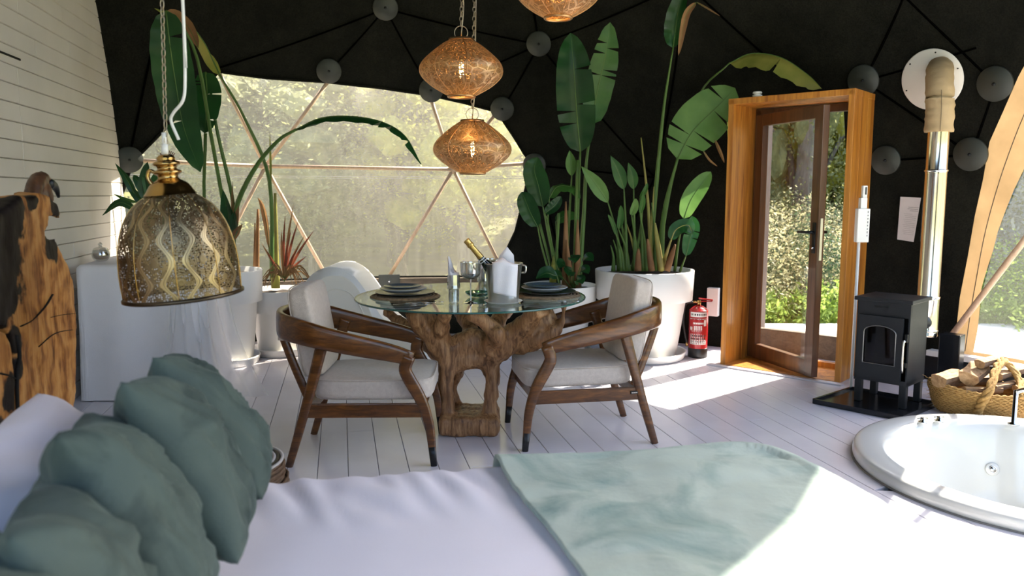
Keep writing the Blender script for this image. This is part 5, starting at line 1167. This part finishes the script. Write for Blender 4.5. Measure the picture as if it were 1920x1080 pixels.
# ---- wicker stool
M_wick = mat('brown_wicker', (.17, .095, .05), .7, c2=(.07, .04, .022), ns=40, bs=.5, bsc=90); M_wickw = mat('pale_weave', (.55, .52, .50), .8)
sc_ = V((-.99, 2.58, 0)); t = thing('wicker_stool', 'round wicker stool with dark coiled top between the bed and left armchair', 'stool', sc_)
bm = bmesh.new(); lathe(bm, [(0, 0), (.17, 0), (.195, .15), (.20, .30), (.19, .43), (0, .43)], sc_, 40); mk('body', bm, M_wick, t, True)
bm = bmesh.new()
for k in range(24):
    z = .02+k*.0172; r = .172+.03*math.sin(min(1, z/.3)*PI/2)-(.012 if z > .38 else 0)
    sweep(bm, [sc_+V(((r+.002+.003*((a+k) % 2))*math.cos(a*PI/24), (r+.002+.003*((a+k) % 2))*math.sin(a*PI/24), z)) for a in range(49)], (.005, .0075), n=5, cap=False)
mk('weave', bm, M_wick, t, True)
bm = bmesh.new(); bw = bmesh.new()
for k in range(1, 15): sweep(bm if k % 2 else bw, [sc_+V((.0135*k*math.cos(a*PI/20), .0135*k*math.sin(a*PI/20), .434)) for a in range(41)], (.0066, .005), n=5, cap=False)
mk('top_coil', bm, M_tip, t, True); mk('pale_coil', bw, M_wickw, t, True)

# ================================================================ STOVE CORNER
sf = V((.69, -.73, 0)).normalized(); sg = V((.73, .69, 0)).normalized(); S0 = V((2.222, 4.922, .02)); Rs = basis(sf, sg, UZ); SW, SD = .325, .30
def sp(a, b, z): return S0+sf*a+sg*b+V((0, 0, z))
bm = bmesh.new(); M_tray = mat('hearth_black', (.012, .014, .018), .22, .2, c2=(.008, .010, .014))
HT = [V((1.958, 4.897, 0)), V((2.333, 4.505, 0)), V((2.72, 4.83, 0)), V((2.345, 5.215, 0))]
t = thing('hearth_tray', 'low black metal hearth tray with raised lip under the stove', 'tray', (2.34, 4.86, 0))
vs = [bm.verts.new(p+V((0, 0, .002))) for p in HT]; ve = [bm.verts.new(p+V((0, 0, .019))) for p in HT]; bm.faces.new(vs); bm.faces.new(ve)
for i in range(4): bm.faces.new((vs[i], vs[(i+1) % 4], ve[(i+1) % 4], ve[i]))
mk('tray_plate', bm, M_tray, t)
bm = bmesh.new()
for i in range(4):
    p, q = HT[i], HT[(i+1) % 4]; sweep(bm, [p+V((0, 0, .018)), q+V((0, 0, .018))], (.008, .017), n=4, sq=8)
mk('raised_lip', bm, M_tray, t)
t = thing('wood_stove', 'black iron wood burning stove on legs with arched glass door', 'stove', S0)
for a in (.025, SW-.025):
    for b in (.025, SD-.025): bm = bmesh.new(); box(bm, sp(a, b, .085), (.042, .042, .17), Rs, .004); mk('leg', bm, M_iron, t)
bm = bmesh.new()
box(bm, sp(SW-.006, SD/2, .40), (.012, SD, .52), Rs, .002); box(bm, sp(.006, SD/2, .40), (.012, SD, .52), Rs, .002); box(bm, sp(SW/2, SD-.006, .40), (SW, .012, .52), Rs, .002)
box(bm, sp(SW/2, SD/2, .16), (SW, SD, .03), Rs, .002); box(bm, sp(SW/2, .01, .615), (SW, .02, .09), Rs, .002); mk('firebox', bm, M_iron, t)
bm = bmesh.new(); box(bm, sp(SW/2, SD/2-.005, .672), (SW+.03, SD+.03, .024), Rs, .004); mk('top_plate', bm, M_iron, t)
bm = bmesh.new(); sweep(bm, [sp(SW*.5-.055, -.001, .628), sp(SW*.5+.03, -.001, .628)], (.003, .006), n=4, sq=6); mk('air_slot', bm, M_black, t)
# door: plate with arched opening
bm = bmesh.new(); ow, oh = .272, .40; cx, cz = SW/2-.008, .37
outer = [(-ow/2, -oh/2), (ow/2, -oh/2), (ow/2, oh/2), (-ow/2, oh/2)]
inner = [(-.098, -.105), (.098, -.105), (.098, .095)]+[(.098*math.cos(a), .095+.045*math.sin(a)) for a in [PI*k/12 for k in range(1, 12)]]+[(-.098, .095)]
r_ = delaunay_2d_cdt([V(p) for p in outer+inner], [(i, (i+1) % 4) for i in range(4)]+[(4+i, 4+(i+1) % len(inner)) for i in range(len(inner))], [], 0, 1e-5)
F_ = [[bm.verts.new(sp(cx+p.x, d, cz+p.y)) for p in r_[0]] for d in (-.018, -.002)]
for f in r_[2]:
    c_ = sum((r_[0][i] for i in f), V((0, 0)))/3
    if not inpoly(c_.x, c_.y, inner):
        for k in (0, 1): bm.faces.new([F_[k][i] for i in f])
for ring in ([0, 1, 2, 3], list(range(4, 4+len(inner)))):
    for i in range(len(ring)): a_, b_ = ring[i], ring[(i+1) % len(ring)]; bm.faces.new((F_[0][a_], F_[0][b_], F_[1][b_], F_[1][a_]))
sdoor = mk('stove_door', bm, M_iron, t)
bm = bmesh.new(); sweep(bm, [sp(cx+x, -.020, cz+z) for x, z in inner+[inner[0]]], (.0035, .0035), n=5, cap=False); mk('glass_trim', bm, mat('worn_steel', (.30, .30, .30), .3, .9), sdoor, True)
bm = bmesh.new(); box(bm, sp(cx, -.006, cz+.018), (.20, .004, .255), Rs); mk('glass', bm, glassy('smoky_glass', (.30, .30, .30), 0, gloss=.2), sdoor)
bm = bmesh.new(); tube(bm, bez([sp(SW-.018, -.035, .235), sp(SW-.018, -.042, .30), sp(SW-.018, -.042, .40), sp(SW-.018, -.035, .44)], 10), .006, 8); tube(bm, [sp(SW-.018, -.01, .43), sp(SW-.018, -.038, .43)], .008, 8); mk('door_handle', bm, M_steel, sdoor, True)
bm = bmesh.new(); box(bm, sp(SW-.012, -.012, .45), (.018, .02, .05), Rs, .003); mk('latch', bm, M_black, sdoor)
bm = bmesh.new(); box(bm, sp(SW-.012, -.012, .28), (.018, .02, .03), Rs, .003); mk('hinge', bm, M_black, sdoor)
M_log = wood('split_log', [(.3, (.20, .10, .045)), (.5, (.42, .25, .12)), (.75, (.66, .45, .26))], 2, (1, 1, 1), .85, bs=.5); M_bark2 = mat('log_bark', (.20, .13, .08), .95, c2=(.10, .06, .04), ns=30, bs=.8, bsc=50)
def log(p, q, r, lab, cat='log', grp=None, seed=0):
    rd = random.Random(seed); bm = bmesh.new(); d = (V(q)-V(p)).normalized(); s1 = d.cross(V((.2, .3, 1))).normalized(); s2 = d.cross(s1); rings = []
    prof = [(math.cos(a)*r*(1+rd.uniform(-.12, .12)), math.sin(a)*r*(1+rd.uniform(-.12, .12))) for a in [PI*1.15*k/7 for k in range(8)]]+[(rd.uniform(-.2, .2)*r, -r*.45)]
    for k in range(7):
        c_ = lerp(V(p), V(q), k/6); rings.append([bm.verts.new(c_+s1*(x*(1+.06*math.sin(k+x*90)))+s2*(y*(1+.06*math.cos(k*1.3)))) for x, y in prof])
    n = len(prof)
    for k in range(6):
        for i in range(n):
            f = bm.faces.new((rings[k][i], rings[k][(i+1) % n], rings[k+1][(i+1) % n], rings[k+1][i])); f.material_index = 1 if i < 7 else 0
    bm.faces.new(rings[0]); bm.faces.new(rings[-1]); return tag(mk('log', bm, [M_log, M_bark2]), lab, cat, grp)
log(sp(.08, .08, .20), sp(.24, .13, .40), .028, 'split log leaning diagonally inside the stove', grp='logs inside the stove', seed=1)
log(sp(.07, .07, .20), sp(.25, .06, .235), .026, 'split log lying across the stove floor behind the glass', grp='logs inside the stove', seed=2)
log(sp(.10, .15, .20), sp(.23, .17, .30), .024, 'darker log at the back of the stove behind the leaning one', grp='logs inside the stove', seed=3)
# flue
FP = V((2.80, 5.16, 0)); t = thing('flue_pipe', 'shiny steel stove pipe rising to a tan fabric sleeve and white wall collar', 'stove pipe', FP)
def sect(name, z0, z1, r, m=M_chrome, parent=t):
    bm = bmesh.new(); lathe(bm, [(0, z0), (r, z0), (r+.003, z0+.006), (r, z0+.014), (r, z1-.014), (r+.002, z1-.006), (r, z1), (0, z1)], FP, 40); return mk(name, bm, m, parent, True)
M_flue = mat('brushed_flue', (.74, .71, .66), .16, 1.0, c2=(.66, .62, .56), ns=2)
sect('pipe_section', .40, .66, .070, M_flue); sect('pipe_section', .66, 1.50, .067, M_flue); sect('pipe_section', 1.50, 1.78, .0665, M_flue)
for z in (1.505, .665, .44):
    bm = bmesh.new(); lathe(bm, [(.068, z-.008), (.074, z-.006), (.074, z+.006), (.068, z+.008)], FP, 40)
    mk('clamp_ring', bm, M_chrome, t, True)
bm = bmesh.new(); sweep(bm, bez([sp(SW/2, SD+.0, .50), sp(SW/2, SD+.10, .50), V((2.76, 5.13, .50)), V((2.80, 5.16, .50))], 10), .055, n=20); mk('elbow', bm, M_iron, t, True)
bm = bmesh.new(); tp_ = bez([FP+V((-.002, 0, 1.755)), FP+V((-.002, 0, 1.90)), FP+V((.0, .02, 2.03)), FP+V((.03, .09, 2.13)), FP+V((.10, .22, 2.19)), FP+V((.15, .33, 2.20))], 50)
n = len(tp_); sweep(bm, tp_, [(.086-.004*i/n+.0035*noise.noise(V((i*.6, 0, 0))),)*2 for i in range(n)], n=40)
for v in bm.verts: v.co += .007*V((noise.noise(v.co*V((9, 9, 30)) if False else V((v.co.x*10, v.co.y*10, v.co.z*34))), noise.noise(V((v.co.y*10, v.co.x*9, v.co.z*30+5))), 0))
mk('fabric_sleeve', bm, mat('tan_sleeve', (.50, .36, .20), .9, c2=(.42, .30, .16), ns=8, bs=.6, bsc=30), t, True)
bm = bmesh.new(); tube(bm, [p+V((-.035, -.083, .0)) for p in tp_[:20]], .0015, 4); mk('sleeve_seam', bm, M_sill, t, True)
th, z = 54.0, 2.135; p = dome(th, z, -.03); q = (-dome_n(th, z)).to_track_quat('Z', 'Y').to_matrix() @ Matrix.Diagonal((1.0, 1.0, 1))
bm = bmesh.new(); lathe(bm, [(0, .004), (.205, .004), (.21, .0), (.205, -.006), (0, -.006)], p, 48, tilt=q); cl_ = mk('wall_collar', bm, M_white, t, True)
for k in range(6):
    a = k*PI/3+.3; bm = bmesh.new(); lathe(bm, [(0, .008), (.005, .006), (.005, 0)], p+q @ V((.185*math.cos(a), .185*math.sin(a), .003)), 8, tilt=q); mk('screw', bm, M_black, cl_, True)
bm = bmesh.new(); box(bm, (2.93, 5.07, .215), (.10, .13, .43), Rz(.75), .006); tag(mk('metal_box', bm, M_tray), 'upright dark metal box on the floor behind the stove', 'box')
# basket with logs
M_straw = mat('golden_straw', (.52, .31, .10), .85, c2=(.30, .16, .045), ns=60, bs=.9, bsc=110)
bc = V((2.90, 4.66, 0)); t = thing('straw_basket', 'low golden straw bag of firewood on the floor beside the stove', 'basket', bc)
def rb(a, v):   # basket wall point
    rx = lerp(.22, .29, math.sin(v*PI/2)**.6); ry = lerp(.11, .17, math.sin(v*PI/2)**.6); f = 1+.05*noise.noise(V((math.cos(a)*2, math.sin(a)*2, v*3)))
    x, y = rx*math.cos(a)*f, ry*math.sin(a)*f; an = -.42; return bc+V((x*math.cos(an)-y*math.sin(an), x*math.sin(an)+y*math.cos(an), .006+v*(.175+.02*math.sin(a*2+1))))
bm = bmesh.new(); G = [[bm.verts.new(rb(2*PI*i/48, j/8)) for i in range(48)] for j in range(9)]
for j in range(8):
    for i in range(48): bm.faces.new((G[j][i], G[j][(i+1) % 48], G[j+1][(i+1) % 48], G[j+1][i]))
bm.faces.new(G[0][::-1]); mk('basket_body', bm, M_straw, t, True)
bm = bmesh.new()
for k in range(15):
    v = .03+k*.069; sweep(bm, [rb(2*PI*i/96, v)+V((0, 0, .0035*(1 if (i+k) % 2 else -1))) for i in range(97)], (.008, .006), n=6, cap=False)
mk('woven_rows', bm, M_straw, t, True)
bm = bmesh.new(); rdh = random.Random(2)
hp = [rb(-1.75, .1)+V((0, -.02, 0)), rb(-1.72, .5)+V((0, -.025, 0)), rb(-1.6, 1)+V((.02, -.01, .03)), bc+V((.05, -.05, .31)), bc+V((.13, .0, .33)), bc+V((.17, -.08, .24)), rb(-.9, 1)+V((0, 0, .0))]
hb_ = bez(hp, 40)
for s in range(3): sweep(bm, [p+V((.012*math.cos(i*.7+s*2.1), .012*math.sin(i*.7+s*2.1), .010*math.sin(i*.7+s*2.1))) for i, p in enumerate(hb_)], (.014, .014), n=7)
mk('handle', bm, M_straw, t, True)
bm = bmesh.new()
for k in range(90):
    a = rdh.uniform(0, 2*PI); p = rb(a, rdh.uniform(.1, 1)); d = V((math.cos(a-.4), math.sin(a-.4), rdh.uniform(-.3, .8)))*rdh.uniform(.015, .04); sweep(bm, [p, p+d*.6, p+d+V((0, 0, -.006))], .0012, n=3)
o = mk('loose_straw', bm, M_straw, t); o['kind'] = 'stuff'
lg = [((-.27, .0, .22), (-.10, .08, .24), .055, 'squat log with reddish cut end at the left of the straw basket'), ((-.12, -.06, .25), (.02, .06, .29), .060, 'round barked log in the middle of the straw basket'),
      ((-.04, -.02, .33), (.12, .05, .345), .036, 'pale white topped split log highest in the straw basket'), ((.0, -.10, .20), (.26, -.03, .22), .030, 'thin stick lying to the right in the basket'),
      ((.05, -.05, .26), (.25, .04, .28), .038, 'split log right of the handle in the basket'), ((.12, -.12, .20), (.28, -.12, .205), .030, 'pale log at the right rim of the basket'),
      ((-.2, .06, .20), (.15, .10, .21), .045, 'long log along the back of the basket'), ((-.16, -.08, .18), (.05, -.10, .185), .03, 'thin curved log behind the basket handle')]
for i, (a, b, r, lab) in enumerate(lg): log(bc+V(a), bc+V(b), r, lab, grp='firewood in the straw basket', seed=30+i)
# ---- tub
M_tub = mat('tub_acrylic', (.60, .61, .60), .12, c2=(.59, .60, .59), spec=.6, coat=.3)
t = thing('whirlpool_tub', 'round white sunken whirlpool bath set into the floor boards', 'bathtub', TUB)
bm = bmesh.new(); lathe(bm, smooth_prof([(.80, .001), (.845, .002), (.853, .03), (.84, .058), (.80, .066), (.735, .062), (.70, .045), (.67, -.02), (.62, -.22), (.55, -.40), (.42, -.47), (0, -.48)], 60), TUB, 96); mk('tub_shell', bm, M_tub, t, True)
bm = bmesh.new(); lathe(bm, [(.80, -.48), (.80, -.03)], TUB, 48)
for v in bm.verts: pass
mk('tub_skirt', bm, M_black, t, True)
bm = bmesh.new(); lathe(bm, [(.846, .0), (.858, .0), (.858, .006), (.848, .006)], TUB, 96); mk('rim_gasket', bm, mat('grey_gasket', (.25, .23, .22), .6), t, True)
def tubhit(px, py):
    r = ray(px, py); p = V((0, 0, EYE)); k = 0
    while k < 4000:
        k += 1; p = p+r*.002
        if p.z < .0:
            rr = (p.xy-TUB.xy).length; lim = lerp(.67, .55, min(1, (-p.z-.02)/.38))
            if rr > lim and (p.y > TUB.y-.3) : break
            if p.z < -.47: break
    n = TUB-p; n.z = 0; n = (n.normalized()+V((0, 0, .25))).normalized(); return p, n
def jet(px, py, r, dp=None):
    p, n = tubhit(px, py); q = n.to_track_quat('Z', 'Y').to_matrix()
    bm = bmesh.new(); lathe(bm, [(0, -.002), (r*.9, .004), (r, .0), (r, -.01)], p, 28, tilt=q); j = mk('jet', bm, M_tub, t, True)
    bm = bmesh.new(); lathe(bm, [(r*.62, .004), (r*.55, .010), (r*.45, .004), (r*.40, .006), (r*.2, .012), (0, .012)], p, 24, tilt=q); mk('nozzle', bm, M_chrome, j, True)
    bm = bmesh.new(); lathe(bm, [(r*.44, .006), (r*.30, .0065)], p, 20, tilt=q); mk('nozzle_gap', bm, M_black, j, True)
jet(1861, 880, .036)
p = TUB+V((-.655*math.cos(.25), .655*math.sin(.25)*-1, -.10)); q = V((.95, .2, .25)).normalized().to_track_quat('Z', 'Y').to_matrix()
for a in (math.radians(188), math.radians(20), math.radians(60)):
    p = TUB+V((.648*math.cos(a), .648*math.sin(a), -.14)); n = (TUB-p); n.z = .1; q = n.normalized().to_track_quat('Z', 'Y').to_matrix()
    bm = bmesh.new(); lathe(bm, [(0, .012), (.014, .010), (.030, .004), (.034, -.004)], p, 20, tilt=q); mk('jet', bm, M_chrome, t, True)
for x, y in ((2.336, 4.275), (2.443, 4.300)):
    p = V((x, y, .062)); bm = bmesh.new(); lathe(bm, [(0, 0), (.026, 0), (.026, .006), (.016, .012), (.016, .024), (.012, .028), (0, .028)], p, 24); k_ = mk('tap_knob', bm, M_chrome, t, True)
    bm = bmesh.new(); tube(bm, [p+V((-.03, 0, .022)), p+V((.03, .004, .022))], .005, 8); mk('cross_handle', bm, M_chrome, k_, True)
bm = bmesh.new(); p = V((2.83, 4.24, .06)); lathe(bm, [(0, 0), (.03, 0), (.03, .008), (.013, .014), (.012, .20), (0, .20)], p, 24); tube(bm, bez([p+V((0, 0, .19)), p+V((.03, -.05, .215)), p+V((.06, -.14, .20))], 10), .012, 12); mk('faucet', bm, M_chrome, t, True)
# ---- fire extinguisher
M_red = mat('extinguisher_red', (.42, .015, .02), .25, c2=(.36, .012, .016), coat=.4)
ec = V((1.555, 6.37, 0)); t = thing('fire_extinguisher', 'red fire extinguisher with white text panels between the big pot and door frame', 'extinguisher', ec)
bm = bmesh.new(); lathe(bm, smooth_prof([(0, .06), (.074, .06), (.078, .075), (.078, .36), (.070, .40), (.04, .425), (.022, .432), (0, .434)], 40), ec, 36); mk('cylinder_body', bm, M_red, t, True)
bm = bmesh.new(); lathe(bm, [(0, 0), (.079, 0), (.081, .01), (.081, .075), (.078, .08), (0, .08)], ec, 36); mk('base_ring', bm, M_tip, t, True)
bm = bmesh.new(); tube(bm, [ec+V((0, 0, .43)), ec+V((0, 0, .475))], .016, 12); tube(bm, [ec+V((-.05, 0, .462)), ec+V((.02, 0, .462))], .009, 8); mk('valve', bm, M_brass, t, True)
bm = bmesh.new(); box(bm, ec+V((.055, 0, .485)), (.12, .016, .012), Matrix.Rotation(.12, 3, 'Y'), .003); box(bm, ec+V((.06, 0, .468)), (.10, .014, .008), Matrix.Rotation(.0, 3, 'Y'), .003); mk('trigger', bm, M_red, t)
bm = bmesh.new(); tube(bm, bez([ec+V((-.045, 0, .462)), ec+V((-.11, .0, .44)), ec+V((-.13, -.02, .30)), ec+V((-.10, -.03, .12))], 16), .008, 8); h_ = mk('hose', bm, M_tip, t, True)
bm = bmesh.new(); tube(bm, [ec+V((-.10, -.03, .125)), ec+V((-.098, -.03, .095))], .011, 8); mk('hose_tip', bm, M_brass, h_, True)
bm = bmesh.new(); ba = math.atan2(-ec.y, -ec.x)
def cyl_patch(bm, a0, a1, z0, z1, r, n=10):
    A_ = [bm.verts.new(ec+V((r*math.cos(lerp(a0, a1, k/n)+ba), r*math.sin(lerp(a0, a1, k/n)+ba), z0))) for k in range(n+1)]; B_ = [bm.verts.new(ec+V((r*math.cos(lerp(a0, a1, k/n)+ba), r*math.sin(lerp(a0, a1, k/n)+ba), z1))) for k in range(n+1)]
    for k in range(n): bm.faces.new((A_[k], A_[k+1], B_[k+1], B_[k]))
for a0, a1, z0, z1 in ((-.95, .95, .345, .385), (-.95, .95, .325, .332), (.6, .95, .27, .32), (-.55, .55, .285, .30), (-.5, .45, .235, .272), (-.95, -.6, .235, .262), (-.95, .95, .222, .233), (-.95, .95, .115, .205)): cyl_patch(bm, a0, a1, z0, z1, .0786)
lbp = mk('label_panel', bm, M_white, t, True)
bm = bmesh.new(); rdl = random.Random(4)
for z, h in ((.357, .016), (.181, .014), (.156, .014), (.135, .010), (.122, .004), (.325, .005)):
    a = -.85
    while a < .8: w_ = rdl.uniform(.05, .16); cyl_patch(bm, a, min(a+w_, .88), z, z+h, .0790, 2); a += w_+rdl.uniform(.05, .12)
mk('printed_text', bm, M_tip, lbp, True)
# ---- wall things
bm = bmesh.new(); p = dome(31.2, .41, -.06); box(bm, p, (.10, .06, .25), Rz(-math.radians(31)), .006); tag(mk('control_box', bm, M_white), 'white electrical box on the canvas just left of the door frame', 'electrical box')
t = thing('conduit_stand', 'thin white conduit with a controller box and sensor right of the door frame', 'controller', (2.31, 5.22, 0))
def cp(px, py): return at(px, py, 5.22)
px0 = cp(1610, 455); bm = bmesh.new(); tube(bm, [V((px0.x, 5.22, 0)), V((px0.x, 5.22, px0.z+.02))], .0105, 12); mk('conduit', bm, M_white, t, True)
zc = (cp(1616, 391).z+cp(1616, 454).z)/2; hc = cp(1616, 391).z-cp(1616, 454).z; xc = cp(1615, 420).x
bm = bmesh.new(); box(bm, (xc, 5.21, zc), (.082, .05, hc), None, .006); cb_ = mk('controller_box', bm, M_white, t)
bm = bmesh.new(); rdt = random.Random(1)
for k in range(8): box(bm, (xc+.026, 5.1845, zc+hc*.4-k*hc*.1), (.006, .001, .010 if k % 3 else .014))
mk('lettering', bm, mat('grey_print', (.2, .2, .2), .6), cb_)
z1 = zc+hc/2; bm = bmesh.new(); box(bm, (xc+.0, 5.215, z1+.035), (.044, .04, .075), None, .005); box(bm, (xc+.006, 5.215, z1+.11), (.030, .03, .085), None, .004); sn = mk('sensor_head', bm, M_white, t)
bm = bmesh.new(); box(bm, (xc+.010, 5.199, z1+.118), (.010, .002, .05)); mk('sensor_window', bm, M_tip, sn)
c4 = [V((2.902, 5.789, 1.336)), V((2.995, 5.675, 1.329)), V((2.99, 5.73, 1.005)), V((2.915, 5.826, 1.018))]; off = -dome_n(51.5, 1.2)*.03
c4 = [c+off for c in c4]; bm = bmesh.new(); bm.faces.new([bm.verts.new(c) for c in c4]); bmesh.ops.subdivide_edges(bm, edges=bm.edges, cuts=3, use_grid_fill=True)
paper = mk('notice_sheet', bm, mat('paper', (.70, .66, .67), .8), None); paper.modifiers.new('s', 'SOLIDIFY').thickness = .001
tag(paper, 'white printed paper notice pinned on the dark canvas left of the stove pipe', 'notice')
bm = bmesh.new(); off2 = -dome_n(51.5, 1.2)*.002
def qp(u, v): return lerp(lerp(c4[0], c4[1], u), lerp(c4[3], c4[2], u), v)+off2
for u0, u1, v, h in [(.45, .98, .22, .008), (.42, .98, .26, .008), (.55, .98, .30, .008)]+[(.25+.05*(k % 3), .92 if k % 4 else .7, .38+k*.042, .004) for k in range(12)]:
    bm.faces.new([bm.verts.new(qp(a, b)) for a, b in ((u0, v), (u1, v), (u1, v+h), (u0, v+h))])
mk('printed_lines', bm, MATS['grey_print'], paper)
